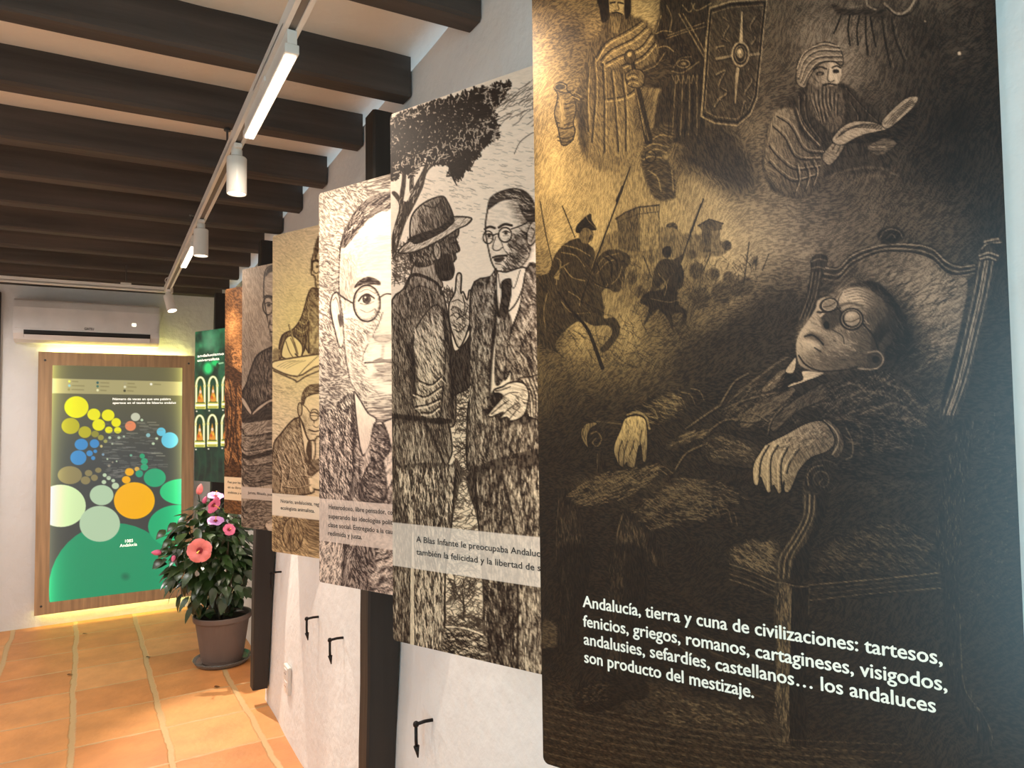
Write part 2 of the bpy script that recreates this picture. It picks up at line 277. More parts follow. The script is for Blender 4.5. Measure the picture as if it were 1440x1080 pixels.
    c.poly([(718, 622), (770, 560), (840, 500), (902, 490), (890, 532), (832, 590), (752, 652)], .72, -40, edge=.12, ew=1.4)
    for q in range(4): c.line([(490 + 12 * q, 700 - 14 * q), (580 + 14 * q, 648 - 6 * q), (720, 655 - 7 * q)], 4, .2)
    for q in range(4): c.line([(735 + 12 * q, 630), (800 + 12 * q, 560), (870 + 6 * q, 505 + 6 * q)], 4, .22)
    c.poly([(650, 742), (740, 700), (795, 730), (720, 782), (670, 772)], .42, 20); c.line([(660, 745), (740, 745)], 5, .7); c.line([(670, 765), (730, 768)], 4, .12)
    for a in (((440, 900), (560, 860), (700, 850), (800, 890)), ((520, 960), (620, 900), (720, 890)), ((100, 1000), (160, 1030), (260, 1030))): c.line(a, 7, .45, f=4)
    # figure cut off at the top edge
    for a in (((520, 60), (500, 120), (478, 170)), ((560, 70), (550, 150), (560, 230)), ((610, 70), (595, 150), (600, 230)), ((660, 70), (672, 150), (690, 235)), ((720, 80), (735, 200), (765, 340)), ((770, 100), (790, 200), (830, 300)), ((640, 75), (640, 180), (650, 280))): c.line(a, 9, .1); c.line([(p + 14, q) for p, q in a], 6, .42)
    c.poly([(470, 20), (560, 50), (720, 40), (740, 90), (620, 80), (500, 70)], .22, 10, f=4)
    c.line([(735, 20), (790, 68), (850, 58), (895, -10)], 12, .66); c.line([(745, 40), (800, 82), (870, 66), (915, -10)], 7, .12); c.line([(640, -10), (650, 30), (690, 50)], 9, .6); c.line([(560, 40), (620, 30)], 8, .55)
    c.ell(1113, 272, 9, 9, .95); c.ell(940, 110, 4, 4, .9)
    # ---- the armchair
    c.fr(1040, 300, 3.6)
    c.poly([(420, 330), (550, 280), (640, 220), (760, 196), (880, 210), (970, 240), (1030, 300), (1150, 330), (1120, 560), (1050, 830), (980, 1010), (700, 900), (780, 600), (720, 430), (640, 350), (520, 380), (400, 430)], c.lin(620, 620, .26, 1010, 400, .52), -30, f=3)
    c.glow(930, 420, 190, 140, .18); c.glow(980, 830, 170, 150, -.16); c.glow(700, 290, 90, 50, .08)
    c.strokes([(760, 300), (1130, 340), (1060, 700), (900, 800), (860, 500)], 420, 60, 5, .66, -25, 40)
    c.strokes([(760, 250), (1140, 340), (1060, 800), (800, 800)], 200, 60, 5, .16, -30, 40)
    c.poly([(740, 420), (850, 510), (905, 620), (885, 740), (770, 800), (690, 770)], .08, -30, f=40)
    c.poly([(425, 268), (500, 270), (560, 208), (640, 174), (700, 163), (740, 130), (785, 150), (870, 148), (980, 170), (1052, 230), (1120, 262), (1215, 245), (1195, 305), (1100, 325), (1030, 296), (970, 236), (880, 208), (740, 202), (620, 220), (550, 275), (470, 332), (418, 322)], .2, 20)
    for d, t in ((0, .62), (16, .12), (30, .55), (46, .12), (58, .5)): c.line([(432, 276 + d), (500, 280 + d), (560, 222 + d), (640, 184 + d * .8), (740, 160 + d * .7), (880, 160 + d * .8), (975, 182 + d), (1045, 245 + d), (1110, 272 + d * .8), (1190, 262 + d * .7)], 7, t)
    c.ell(765, 112, 66, 44, .1, f=4); c.line([(710, 130), (730, 95), (770, 80), (810, 95), (825, 125)], 7, .42); c.line([(745, 125), (770, 105), (790, 125)], 6, .4)
    c.poly([(1222, 172), (1245, 132), (1300, 124), (1328, 146), (1292, 182), (1312, 215), (1290, 245), (1262, 420), (1212, 650), (1150, 900), (1112, 1010), (1052, 1062), (1008, 1012), (1078, 850), (1130, 620), (1180, 380), (1212, 240), (1208, 202)], .22, 100)
    for q, t in ((0, .55), (14, .12), (26, .7), (40, .62), (52, .12), (64, .55), (74, .2)): c.line([(1218 + q, 240), (1185 + q, 420), (1135 + q * .97, 640), (1082 + q * .9, 860), (1030 + q * .8, 1020)], 7, t)
    for a in (((1226, 180), (1260, 150), (1322, 148)), ((1240, 145), (1275, 135), (1310, 130)), ((1215, 215), (1260, 200), (1308, 215)), ((1218, 232), (1260, 222), (1296, 236))): c.line(a, 8, .66); c.line([(p, q + 10) for p, q in a], 6, .1)
    c.poly([(360, 242), (390, 206), (445, 220), (442, 262), (425, 295), (402, 420), (335, 565), (290, 545), (340, 400), (360, 292)], .17, 100)
    for q in (0, 18, 36): c.line([(372 + q, 300), (350 + q, 420), (305 + q, 540)], 6, .42)
    c.line([(365, 245), (400, 232), (440, 240)], 7, .45); c.line([(362, 280), (400, 272), (430, 282)], 7, .45)
    # ---- sleeping man: suit
    c.fr(0, 0, 1)
    c.poly([(938, 588), (985, 562), (1040, 512), (1075, 497), (1112, 498), (1126, 520), (1165, 524), (1245, 524), (1288, 546), (1312, 575), (1320, 612), (1312, 645), (1250, 655), (1180, 640), (1150, 650), (1060, 660), (1010, 664), (940, 660), (915, 625)], .16, 30, f=3)
    c.fr(1040, 300, 3.6)
    c.poly([(0, 720), (120, 712), (255, 700), (235, 790), (140, 880), (60, 950), (0, 980), (-120, 960), (-60, 800)], .2, -20, f=5)
    for q in range(7): c.line([(-60 + 20 * q, 960 - 18 * q), (60 + 20 * q, 860 - 16 * q), (210 + 6 * q, 740 - 2 * q)], 5, .4)
    c.poly([(20, 1010), (150, 930), (245, 880), (285, 900), (200, 980), (90, 1060), (10, 1090)], .38, -30, edge=.1, ew=1.4)
    c.poly([(110, 900), (180, 820), (235, 790), (230, 850), (170, 890)], .45, -40); c.line([(120, 895), (220, 810)], 5, .7)
    c.poly([(235, 800), (262, 790), (290, 850), (240, 900), (180, 930), (150, 930)], .1, -30)
    c.poly([(232, 800), (262, 752), (288, 728), (282, 790), (262, 812)], .86, -60, edge=.1, ew=1.2)
    c.poly([(318, 798), (400, 802), (430, 812), (350, 845), (245, 882), (262, 862), (320, 842)], .92, -20, edge=.1, ew=1.2)
    c.poly([(150, 1075), (185, 1020), (270, 950), (442, 852), (440, 935), (300, 1000), (215, 1075), (180, 1110)], .32, -35, edge=.08, ew=1.8)
    c.poly([(440, 852), (560, 795), (740, 800), (860, 850), (960, 960), (1010, 1080), (960, 1110), (600, 1090), (360, 1080), (300, 1010), (440, 935)], .15, 40, f=4)
    for a in (((470, 900), (560, 860), (640, 900)), ((500, 960), (620, 900), (760, 930)), ((620, 940), (720, 900), (840, 960)), ((680, 1000), (780, 960), (880, 1020)), ((560, 1010), (680, 980), (760, 1040)), ((740, 860), (840, 900), (920, 1000)), ((370, 980), (430, 960), (500, 980)), ((440, 1060), (560, 1030), (700, 1060)), ((800, 1040), (880, 1040), (950, 1080))): c.line(a, 7, .42, f=3)
    c.strokes([(440, 860), (740, 810), (960, 980), (940, 1080), (400, 1070)], 420, 34, 4, .5, -30, 50)
    c.strokes([(0, 950), (260, 900), (300, 1060), (0, 1090)], 130, 34, 4, .5, -35, 40)
    # head
    c.poly([(288, 655), (308, 600), (350, 540), (385, 482), (398, 442), (440, 424), (490, 434), (520, 394), (580, 372), (660, 388), (722, 430), (772, 490), (792, 560), (772, 650), (735, 692), (730, 742), (690, 782), (640, 792), (590, 772), (540, 792), (450, 802), (380, 802), (310, 772), (290, 722)], c.lin(360, 500, .84, 740, 690, .22), 35, f=2, hs=.5)
    c.poly([(520, 388), (580, 353), (650, 343), (712, 358), (772, 420), (832, 510), (862, 600), (842, 690), (772, 745), (738, 705), (772, 650), (762, 600), (720, 640), (690, 700), (662, 660), (700, 560), (752, 500), (722, 430), (670, 396), (600, 372)], .06, 40, f=3)
    c.strokes([(600, 350), (720, 370), (850, 560), (840, 680), (760, 720), (770, 560)], 90, 50, 4, .3, 55, 40)
    c.poly([(430, 660), (520, 640), (640, 630), (684, 700), (600, 764), (480, 790), (390, 780), (440, 720)], .40, 15, f=30)
    c.poly([(640, 420), (740, 470), (770, 560), (700, 560), (650, 600), (630, 500)], .34, 60, f=30)
    c.ell(575, 432, 70, 44, .97, rot=10, f=34); c.ell(340, 610, 30, 60, .86, rot=25, f=22); c.ell(500, 662, 60, 30, .72, f=25); c.ell(400, 745, 60, 20, .5, f=20)
    for q in range(7): c.line([(530 + 6 * q, 400 + 14 * q), (600 + 6 * q, 385 + 16 * q), (680, 420 + 14 * q)], 3, .4)
    c.strokes([(300, 640), (400, 480), (640, 400), (760, 560), (660, 780), (320, 780)], 300, 22, 3., .2, 30, 60, al=.3)
    c.strokes([(300, 640), (400, 480), (640, 400), (660, 600), (560, 720), (320, 760)], 260, 20, 3., .95, 30, 60, al=.4)
    c.poly([(412, 508), (450, 486), (512, 490), (534, 530), (492, 572), (462, 592), (430, 585), (414, 552)], .3, 40, f=5); c.line([(410, 520), (440, 496), (480, 488)], 13, .86); c.ell(441, 566, 15, 21, .05, rot=-15); c.line([(470, 590), (520, 620), (530, 660)], 5, .2)
    c.poly([(330, 622), (365, 600), (400, 615), (428, 650), (420, 668), (385, 650), (350, 640)], .42, 30, f=5); c.line([(332, 622), (366, 616), (396, 634), (424, 664)], 8, .08); c.poly([(330, 645), (365, 640), (405, 668), (385, 684), (350, 672)], .9, 30, f=10); c.line([(345, 590), (380, 582), (410, 605)], 6, .78); c.line([(380, 680), (410, 700)], 6, .15)
    c.ell(452, 464, 48, 36, .12, rot=-15); c.ell(455, 464, 36, 26, .62, rot=-15, edge=.8, ew=1.3); c.line([(425, 475), (455, 470), (485, 452)], 4, .2)
    c.line([(395, 500), (450, 500), (510, 480)], 9, .1)
    c.ell(568, 536, 62, 58, .07); c.ell(568, 535, 50, 47, None, edge=.62, ew=1.6); c.ell(570, 533, 40, 38, .72); c.line([(530, 545), (570, 548), (610, 528)], 4, .2); c.ell(562, 515, 22, 12, .9, f=6)
    c.line([(495, 478), (520, 505)], 8, .1); c.line([(626, 560), (680, 625), (706, 700)], 8, .07)
    c.line([(520, 400), (500, 440), (505, 480)], 5, .3); c.line([(505, 470), (560, 455), (620, 470)], 9, .3, f=4)
    c.ell(690, 735, 46, 44, .28, rot=-20); c.line([(650, 705), (700, 700), (728, 735), (710, 775), (670, 790), (600, 785)], 7, .66); c.ell(690, 740, 20, 18, .08)
    c.line([(300, 720), (340, 770), (420, 800), (540, 792)], 8, .12)
    # far arm, hand and armrest
    c.fr(740, 520, 4)
    c.poly([(558, 270), (570, 222), (640, 190), (760, 120), (850, 108), (1000, 60), (1200, -10), (1210, 80), (1060, 200), (905, 275), (722, 335), (692, 335), (682, 275), (620, 242)], .15, 10, f=4)
    c.glow(800, 175, 90, 45, .14)
    for q in range(12): c.line([(640 + 26 * q, 215 - 10 * q), (690 + 26 * q, 230 - 10 * q), (715 + 26 * q, 280 - 10 * q)], 5, .46 if q % 2 else .08)
    c.strokes([(600, 230), (850, 110), (870, 240), (720, 320)], 190, 40, 4, .6, 15, 30)
    c.line([(572, 255), (622, 238), (672, 262), (694, 332)], 13, .6); c.line([(565, 262), (620, 252), (668, 275), (684, 338)], 5, .1)
    c.poly([(556, 275), (620, 256), (668, 275), (682, 332), (684, 420), (676, 512), (655, 512), (646, 432), (632, 442), (612, 545), (590, 552), (570, 542), (565, 522), (545, 548), (520, 532), (495, 470), (500, 410), (530, 340)], c.lin(560, 300, .82, 660, 500, .5), 75, edge=.06, ew=1.6)
    for a in (((540, 400), (522, 460), (522, 525)), ((572, 400), (552, 470), (548, 540)), ((606, 400), (600, 440), (580, 480)), ((650, 340), (642, 400), (648, 440))): c.line(a, 5, .14)
    c.strokes([(560, 290), (670, 290), (670, 420), (520, 460)], 90, 18, 3, .3, 80, 60)
    c.ell(375, 385, 64, 74, .14); c.poly([(308, 360), (328, 310), (378, 294), (400, 305), (360, 335), (345, 385), (350, 440), (322, 405)], .5, 80, edge=.08, ew=1.4); c.line([(365, 360), (400, 350), (425, 390), (400, 430), (375, 410), (395, 385)], 6, .45)
    c.line([(330, 320), (320, 360), (335, 400)], 4, .15); c.line([(400, 290), (540, 305)], 7, .35); c.poly([(395, 470), (435, 470), (435, 575), (400, 575)], .15, 80); c.line([(402, 475), (400, 575)], 6, .36)
    # legs
    c.poly([(185, 700), (250, 640), (400, 580), (560, 558), (645, 545), (762, 520), (822, 580), (760, 655), (600, 745), (540, 800), (430, 855), (330, 855), (280, 800)], .17, 20, f=5); c.glow(420, 625, 190, 40, .12)
    c.poly([(185, 700), (240, 690), (300, 790), (335, 900), (345, 1100), (170, 1100), (172, 850)], .15, 88, f=6)
    c.poly([(530, 830), (620, 732), (800, 630), (900, 588), (1060, 598), (1250, 700), (1300, 800), (1200, 935), (1000, 955), (800, 965), (720, 945), (660, 870)], .15, 15, f=5); c.glow(850, 670, 190, 50, .13); c.glow(600, 790, 60, 60, .08)
    c.poly([(530, 820), (580, 780), (660, 860), (730, 950), (790, 1100), (505, 1100), (510, 920)], .15, 88, f=6)
    for q in range(15): c.line([(240 + 34 * q, 690 - 8 * q), (290 + 34 * q, 668 - 9 * q), (350 + 34 * q, 680 - 7 * q)], 5, .46 if q % 3 else .08)
    for q in range(16): c.line([(600 + 34 * q, 800 - 11 * q + .9 * q * q), (660 + 36 * q, 735 - 8 * q + .9 * q * q), (740 + 32 * q, 760 - 3 * q + .8 * q * q)], 5, .44 if q % 3 else .08)
    c.strokes([(230, 690), (430, 580), (760, 530), (700, 640), (480, 760), (300, 760)], 420, 40, 4, .5, -18, 30, al=.85); c.strokes([(580, 800), (850, 610), (1050, 620), (1240, 720), (1000, 850), (700, 900)], 560, 44, 4, .48, 15, 40, al=.85)
    c.strokes([(190, 720), (280, 800), (330, 1080), (180, 1080)], 130, 40, 4, .36, 86, 20, al=.85); c.strokes([(530, 820), (640, 880), (740, 1080), (515, 1080)], 190, 40, 4, .40, 82, 25, al=.85)
    c.line([(185, 720), (174, 860), (170, 1080)], 6, .34); c.line([(545, 810), (515, 920), (508, 1080)], 7, .42)
    c.poly([(985, 410), (1030, 372), (1100, 350), (1300, 420), (1340, 545), (1150, 545), (1000, 500)], .22, 30, edge=.06, ew=1.6); c.strokes([(1000, 400), (1100, 370), (1280, 430), (1300, 520), (1020, 490)], 150, 34, 4, .48, 20, 30, al=.85)
    c.poly([(800, 420), (900, 350), (1030, 330), (1020, 370), (900, 420), (820, 450)], .2, -20, f=4); c.strokes([(800, 420), (900, 350), (1030, 330), (1020, 370), (900, 420)], 80, 40, 4, .5, -20, 30, al=.85)
    for a in (((1030, 340), (1130, 280), (1260, 290), (1340, 270)), ((1090, 200), (1130, 130), (1180, 60), (1250, 20)), ((1240, 130), (1280, 90), (1300, 130)), ((1160, 200), (1260, 160), (1400, 130)), ((840, 560), (900, 470), (1000, 420)), ((1180, 280), (1260, 240), (1360, 290)), ((1360, 360), (1380, 280), (1440, 210)), ((900, 330), (1000, 260), (1090, 200))): c.line(a, 8, .44); c.line([(p + 6, q + 10) for p, q in a], 6, .06)
    c.strokes([(1090, 220), (1260, 60), (1440, 40), (1430, 240), (1330, 290), (1130, 290)], 170, 34, 4, .42, -25, 50, al=.85)
    # near arm and hand
    c.fr(1040, 560, 3.6)
    c.poly([(415, 108), (520, 92), (700, 92), (860, 128), (965, 185), (965, 265), (880, 300), (700, 310), (560, 318), (575, 270), (520, 180)], .12, 10, f=4)
    for q in range(12): c.line([(540 + 34 * q, 110 + 5 * q), (580 + 33 * q, 150 + 6 * q), (590 + 31 * q, 220 + 4 * q)], 5, .34 if q % 2 else .06, f=2)
    c.strokes([(470, 100), (700, 96), (880, 140), (860, 250), (600, 290)], 230, 34, 3.6, .36, 25, 30, al=.8)
    c.poly([(418, 108), (450, 108), (510, 165), (530, 240), (500, 300), (470, 290), (482, 230), (468, 170)], .34, 70, edge=.06, ew=1.4); c.line([(428, 112), (486, 165), (500, 230), (470, 285)], 6, .66); c.line([(540, 150), (572, 220), (570, 290), (540, 310)], 6, .4)
    c.poly([(66, 380), (72, 330), (100, 280), (142, 230), (240, 180), (330, 130), (418, 114), (470, 172), (482, 230), (440, 272), (362, 302), (305, 362), (280, 420), (252, 474), (226, 470), (226, 420), (215, 470), (196, 482), (172, 440), (160, 472), (140, 476), (116, 420), (106, 400), (92, 442), (72, 432)], c.lin(180, 200, .78, 400, 280, .48), 50, edge=.05, ew=1.8)
    for a in (((150, 240), (112, 310), (100, 400)), ((196, 240), (160, 310), (160, 460)), ((246, 250), (212, 330), (214, 460)), ((300, 262), (255, 330), (240, 380))): c.line(a, 8, .1); c.line([(p - 16, q) for p, q in a], 6, .9)
    c.strokes([(150, 230), (400, 125), (460, 200), (330, 290), (200, 260)], 170, 24, 3.4, .24, 150, 40); c.strokes([(150, 230), (400, 125), (440, 180), (330, 250), (200, 250)], 90, 22, 3.4, .95, 150, 40)
    c.ell(300, 300, 40, 20, .5, rot=-30, f=8)
    c.poly([(330, 470), (340, 380), (370, 330), (440, 315), (500, 350), (500, 430), (440, 480)], .13, 60, edge=.3, ew=1.2); c.line([(350, 440), (345, 390), (375, 350), (420, 340)], 7, .44); c.line([(390, 440), (375, 400), (405, 370), (445, 385), (450, 430), (425, 450), (405, 430), (420, 410)], 6, .36)
    c.poly([(325, 480), (392, 490), (386, 600), (345, 720), (285, 800), (255, 925), (188, 912), (200, 800), (265, 700), (318, 600)], .26, 70); c.poly([(392, 490), (455, 485), (432, 600), (362, 760), (345, 905), (258, 925), (285, 800), (346, 720), (386, 600)], .09, 70)
    for q, t in ((4, .5), (16, .1), (28, .62), (40, .12), (52, .5)): c.line([(328 + q, 490), (320 + q, 600), (265 + q * 1.1, 705), (202 + q * 1.2, 805), (192 + q * 1.1, 910)], 6, t)
    c.poly([(500, 340), (980, 345), (985, 400), (700, 400), (505, 420)], .12, 5, f=5); c.line([(520, 350), (700, 380), (980, 360)], 5, .26); c.strokes([(560, 420), (960, 400), (960, 560), (700, 540)], 150, 60, 3, .26, 20, 30)
    c.poly([(400, 760), (520, 690), (700, 606), (830, 618), (965, 690), (1012, 780), (1012, 865), (700, 905), (370, 915), (380, 800)], .15, 25, f=5); c.strokes([(450, 740), (700, 620), (850, 630), (990, 760), (900, 860), (400, 880)], 420, 40, 3.6, .36, 20, 50, al=.8)
    c.poly([(-60, 770), (60, 722), (205, 722), (192, 790), (180, 905), (0, 850), (-60, 820)], .24, 35, f=4); c.strokes([(-40, 770), (60, 725), (190, 730), (180, 890), (0, 840)], 190, 34, 4, .56, 30, 50, al=.8)
    c.poly([(258, 925), (345, 940), (1020, 880), (1022, 965), (700, 1012), (362, 1032), (258, 1010)], .13, -5); c.poly([(-60, 830), (0, 852), (182, 925), (182, 1015), (0, 945), (-60, 920)], .16, 22)
    for d, t in ((0, .5), (22, .3), (50, .34), (78, .42)): c.line([(350, 945 + d), (700, 915 + d * .9), (1018, 882 + d)], 5, t); c.line([(-50, 838 + d), (60, 876 + d), (180, 930 + d)], 5, t + .06)
    # chair legs and rear post
    c.fr(1040, 780, 3.6)
    c.poly([(182, 128), (265, 148), (268, 170), (258, 300), (250, 600), (250, 800), (262, 960), (252, 1100), (165, 1100), (150, 980), (160, 900), (185, 860), (190, 600), (175, 300)], .24, 88, sm=False); c.poly([(265, 148), (352, 165), (352, 300), (340, 600), (330, 1100), (258, 1100), (250, 700), (258, 300)], .1, 88, sm=False)
    c.strokes([(185, 160), (260, 160), (250, 600), (250, 1090), (160, 1090), (188, 600)], 420, 34, 4, .56, 86, 16, al=.8); c.line([(182, 140), (220, 142), (290, 160), (350, 160)], 6, .5); c.line([(262, 170), (256, 400), (248, 700)], 5, .5); c.line([(355, 170), (350, 300)], 5, .3)
    for q in range(5): c.line([(165 + 18 * q, 900), (158 + 20 * q, 980), (170 + 20 * q, 1070)], 5, .46)
    c.poly([(1040, -60), (1112, -60), (1118, 300), (1130, 600), (1182, 740), (1262, 860), (1282, 965), (1240, 1012), (1182, 932), (1085, 720), (1045, 600)], .10, 88, f=6); c.line([(1116, 300), (1122, 500), (1142, 680), (1232, 810), (1276, 905), (1272, 965)], 5, .34)
    c.strokes([(1050, 0), (1110, 0), (1120, 500), (1230, 850), (1200, 900), (1060, 600)], 150, 26, 3, .36, 86, 20, al=.8)
    c.fr(1040, 560, 3.6); c.poly([(1120, 130), (1190, 100), (1170, 320), (1140, 560), (1120, 800), (1110, 880), (1010, 880), (1000, 700), (1010, 420), (1060, 300)], .10, 95, f=8)
    c.strokes([(1120, 130), (1190, 110), (1150, 480), (1110, 860), (990, 860), (1010, 420)], 240, 28, 3, .38, 96, 16, al=.8); c.strokes([(1180, 60), (1400, 60), (1400, 1000), (1150, 1000)], 150, 14, 3, .36, -60, 60, al=.8)
    # lower legs, shoes, floor boards and rug
    c.fr(740, 780, 3.6)
    c.poly([(88, 660), (260, 690), (450, 800), (800, 900), (1260, 960), (1700, 1020), (1700, 1400), (88, 1400)], .22, 6, f=14); c.poly([(600, 640), (900, 720), (1250, 800), (1260, 960), (800, 900), (500, 810)], .24, 8, f=14)
    c.poly([(85, 340), (160, 360), (150, 470), (88, 500)], .36, -10, f=5)
    for q in range(9): c.line([(700, 290 + 26 * q), (950, 400 + 32 * q), (1250, 520 + 32 * q)], 5, .34 if q % 2 else .08, f=2)
    for q in range(26): c.line([(92, 720 + 20 * q), (400, 790 + 20 * q), (800, 870 + 18 * q), (1250, 930 + 18 * q), (1900, 960 + 22 * q)], 5, .44 if q % 2 == 0 else .1, al=.7)
    c.strokes([(620, 640), (900, 730), (1200, 800), (1200, 900), (700, 850)], 150, 50, 4, .5, 12, 16, al=.8)
    c.poly([(165, -30), (335, -30), (290, 250), (255, 420), (165, 490), (172, 200)], .11, 88, f=6); c.poly([(425, -30), (602, -30), (622, 160), (605, 420), (602, 650), (392, 650), (404, 420), (430, 200)], .12, 88, f=6)
    c.strokes([(430, 0), (500, 0), (480, 600), (400, 630)], 170, 40, 4, .32, 88, 14, al=.8); c.strokes([(170, 0), (240, 0), (220, 420), (170, 460)], 80, 40, 4, .26, 88, 14)
    c.poly([(80, 480), (150, 468), (165, 490), (130, 515), (85, 530)], .1, 10)
    c.poly([(238, 695), (300, 660), (370, 640), (420, 598), (600, 642), (612, 722), (482, 745), (380, 795), (290, 790), (252, 770)], .12, 10, f=3); c.strokes([(250, 690), (400, 640), (420, 730), (280, 770)], 80, 24, 4, .34, -20, 60, al=.8); c.line([(245, 765), (330, 795), (480, 750)], 6, .05)
    return c.finish(cell=.15, L=2, soft=.35, mix=.14, wob=.35, gam=1.3)
def strip(c, lo, hi, col, al):
    """pale translucent caption band between two heights of the panel (c.V is the height in metres)"""
    m = (np.clip((c.V - lo) / .0012 + .5, 0, 1) * np.clip((hi - c.V) / .0012 + .5, 0, 1)).astype(np.float32) * al
    i = np.arange(c.X.size); c.put(i, m, col=col); c.fa[:] = np.maximum(c.fa, m)

def picture_conversation(X, Y, V, band):
    c = Canvas(X, Y, (252, 226, 200), (34, 22, 15), .95, np.radians(8), 22); c.V = V.ravel()
    c.hs[:] = .25
    k = sst(380, 560, c.Y)[:, None]; c.paper[:] = np.array((250, 225, 202)) * (1 - k) + np.array((252, 226, 190)) * k
    c.fr(540, 100, 3.6)
    # sky dashes, ground, distance
    c.strokes([(150, 250), (500, 120), (1200, -100), (1200, 900), (480, 900), (200, 640)], 900, 26, 3, .35, 12, 20, al=.44)
    c.strokes([(560, 160), (760, 40), (1100, 0), (1000, 260), (600, 260)], 260, 60, 3.4, .25, -35, 20, al=.8)
    c.line([(660, 420), (690, 360), (740, 320), (765, 310)], 4, .2)
    c.strokes([(50, 900), (150, 840), (160, 1080), (48, 1080)], 260, 34, 4, .2, 40, 120, al=.8)
    # tree
    for P in ([(48, 960), (75, 880), (110, 770), (150, 690), (198, 590), (228, 500), (330, 432), (312, 402), (232, 472), (222, 420), (262, 340), (232, 360), (210, 470), (150, 592), (112, 662), (62, 612), (40, 618), (78, 680), (55, 780), (40, 850)],
              [(100, 650), (112, 500), (62, 420), (40, 430), (92, 510), (80, 640)], [(130, 610), (132, 500), (118, 420), (140, 420), (150, 500), (150, 600)], [(225, 440), (210, 300), (190, 240), (215, 240), (235, 320), (245, 420)], [(250, 400), (330, 280), (380, 240), (350, 300), (280, 400)]):
        c.poly(P, .14, 65, hs=.6)
    c.strokes([(50, 950), (110, 770), (220, 500), (320, 420), (210, 470), (60, 640)], 240, 26, 3, .8, 110, 40, al=.7)
    fol = [(20, 245), (240, 165), (500, 85), (640, 60), (600, 130), (560, 200), (580, 330), (500, 380), (470, 430), (410, 470), (390, 540), (340, 530), (320, 470), (240, 470), (215, 420), (180, 490), (140, 540), (100, 480), (60, 540), (20, 560)]
    c.strokes(fol, 5200, 34, 7, .05, -60, 150, .5, al=.95); c.strokes(fol, 900, 22, 4, .85, -50, 150, .5, al=.8)
    c.strokes([(20, 300), (250, 200), (480, 120), (560, 220), (420, 300), (200, 400), (30, 480)], 1200, 30, 7, .05, -60, 160, .5, al=.9)
    c.strokes([(480, 400), (380, 420), (330, 480), (350, 560), (420, 500)], 260, 44, 6, .05, 70, 60, .4, al=.95)
    # standing man seen from behind
    c.poly([(155, 975), (260, 955), (282, 1040), (290, 1100), (150, 1100)], .55, 75, edge=.1, hs=1)
    c.poly([(133, 912), (260, 862), (292, 880), (268, 960), (215, 992), (150, 984)], .08, 80, hs=1); c.strokes([(140, 910), (270, 880), (250, 970), (150, 975)], 60, 24, 3.4, .6, 70, 60, al=.7)
    c.poly([(270, 880), (292, 860), (372, 798), (376, 830), (364, 850), (384, 905), (362, 922), (366, 950), (350, 970), (356, 1010), (340, 1052), (290, 1057), (268, 1020), (264, 960)], .34, 75, edge=.06, hs=1)
    c.strokes([(290, 870), (370, 810), (375, 900), (340, 960), (280, 950)], 120, 26, 3.2, .08, 70, 40, al=.7)
    c.poly([(265, 945), (330, 925), (352, 972), (350, 1045), (292, 1060), (262, 1012)], .08, 80, hs=1); c.line([(345, 872), (368, 868)], 7, .05); c.line([(340, 845), (366, 838)], 8, .05); c.line([(335, 968), (358, 965)], 5, .06)
    c.ell(271, 910, 19, 46, .62, rot=-6, edge=.06, ew=1.8); c.line([(266, 880), (280, 905), (270, 940)], 5, .12)
    c.poly([(134, 855), (140, 740), (200, 670), (290, 634), (322, 662), (352, 735), (345, 770), (280, 825), (150, 880)], c.lin(160, 700, .62, 340, 740, .18), 60, edge=.06, hs=1)
    c.strokes([(145, 850), (200, 690), (300, 650), (330, 740), (200, 830)], 150, 40, 3.4, .1, 62, 30, al=.7)
    c.line([(205, 680), (260, 690), (300, 640)], 8, .1); c.poly([(132, 842), (280, 790), (346, 738), (352, 768), (290, 826), (160, 882), (134, 880)], .06, 20, hs=1)
    c.poly([(72, 918), (130, 862), (170, 872), (285, 820), (352, 765), (355, 738), (442, 744), (424, 775), (370, 802), (290, 852), (165, 912)], .72, 160, edge=.06, hs=1); c.strokes([(90, 910), (280, 840), (430, 750), (360, 800), (170, 905)], 90, 50, 3, .2, -25, 14, al=.8)
    # spectacled man facing him
    c.poly([(522, 722), (540, 662), (600, 636), (700, 646), (748, 700), (742, 900), (720, 960), (660, 1022), (602, 1034), (552, 982), (526, 882), (514, 800)], .92, 40, edge=.06, hs=.5)
    c.poly([(640, 845), (742, 780), (746, 900), (705, 980), (640, 1024), (618, 1030), (655, 940)], .5, 50, f=12, hs=1.2); c.poly([(640, 660), (740, 700), (740, 790), (690, 780), (660, 720)], .6, 40, f=14, hs=1.2)
    c.strokes([(640, 850), (742, 780), (740, 900), (650, 1020), (600, 1030)], 260, 30, 3.2, .12, 50, 30, al=.8)
    c.poly([(523, 702), (538, 640), (600, 604), (672, 593), (732, 620), (768, 682), (775, 770), (745, 775), (705, 735), (682, 682), (650, 652), (590, 662), (545, 692)], .10, 30, hs=1); c.strokes([(540, 640), (680, 600), (760, 680), (740, 740), (640, 640)], 120, 34, 3, .75, 30, 50, al=.7)
    c.ell(752, 822, 26, 62, .66, rot=12, edge=.06, ew=1.8); c.line([(745, 790), (764, 815), (748, 860)], 6, .15)
    c.line([(512, 800), (535, 788), (562, 795)], 12, .05); c.line([(582, 792), (612, 776), (648, 782)], 13, .05)
    c.ell(528, 842, 25, 32, None, edge=.04, ew=2.); c.ell(614, 829, 33, 37, None, edge=.04, ew=2.2); c.line([(553, 835), (568, 825), (582, 826)], 7, .05); c.line([(646, 800), (700, 780), (762, 742)], 7, .05)
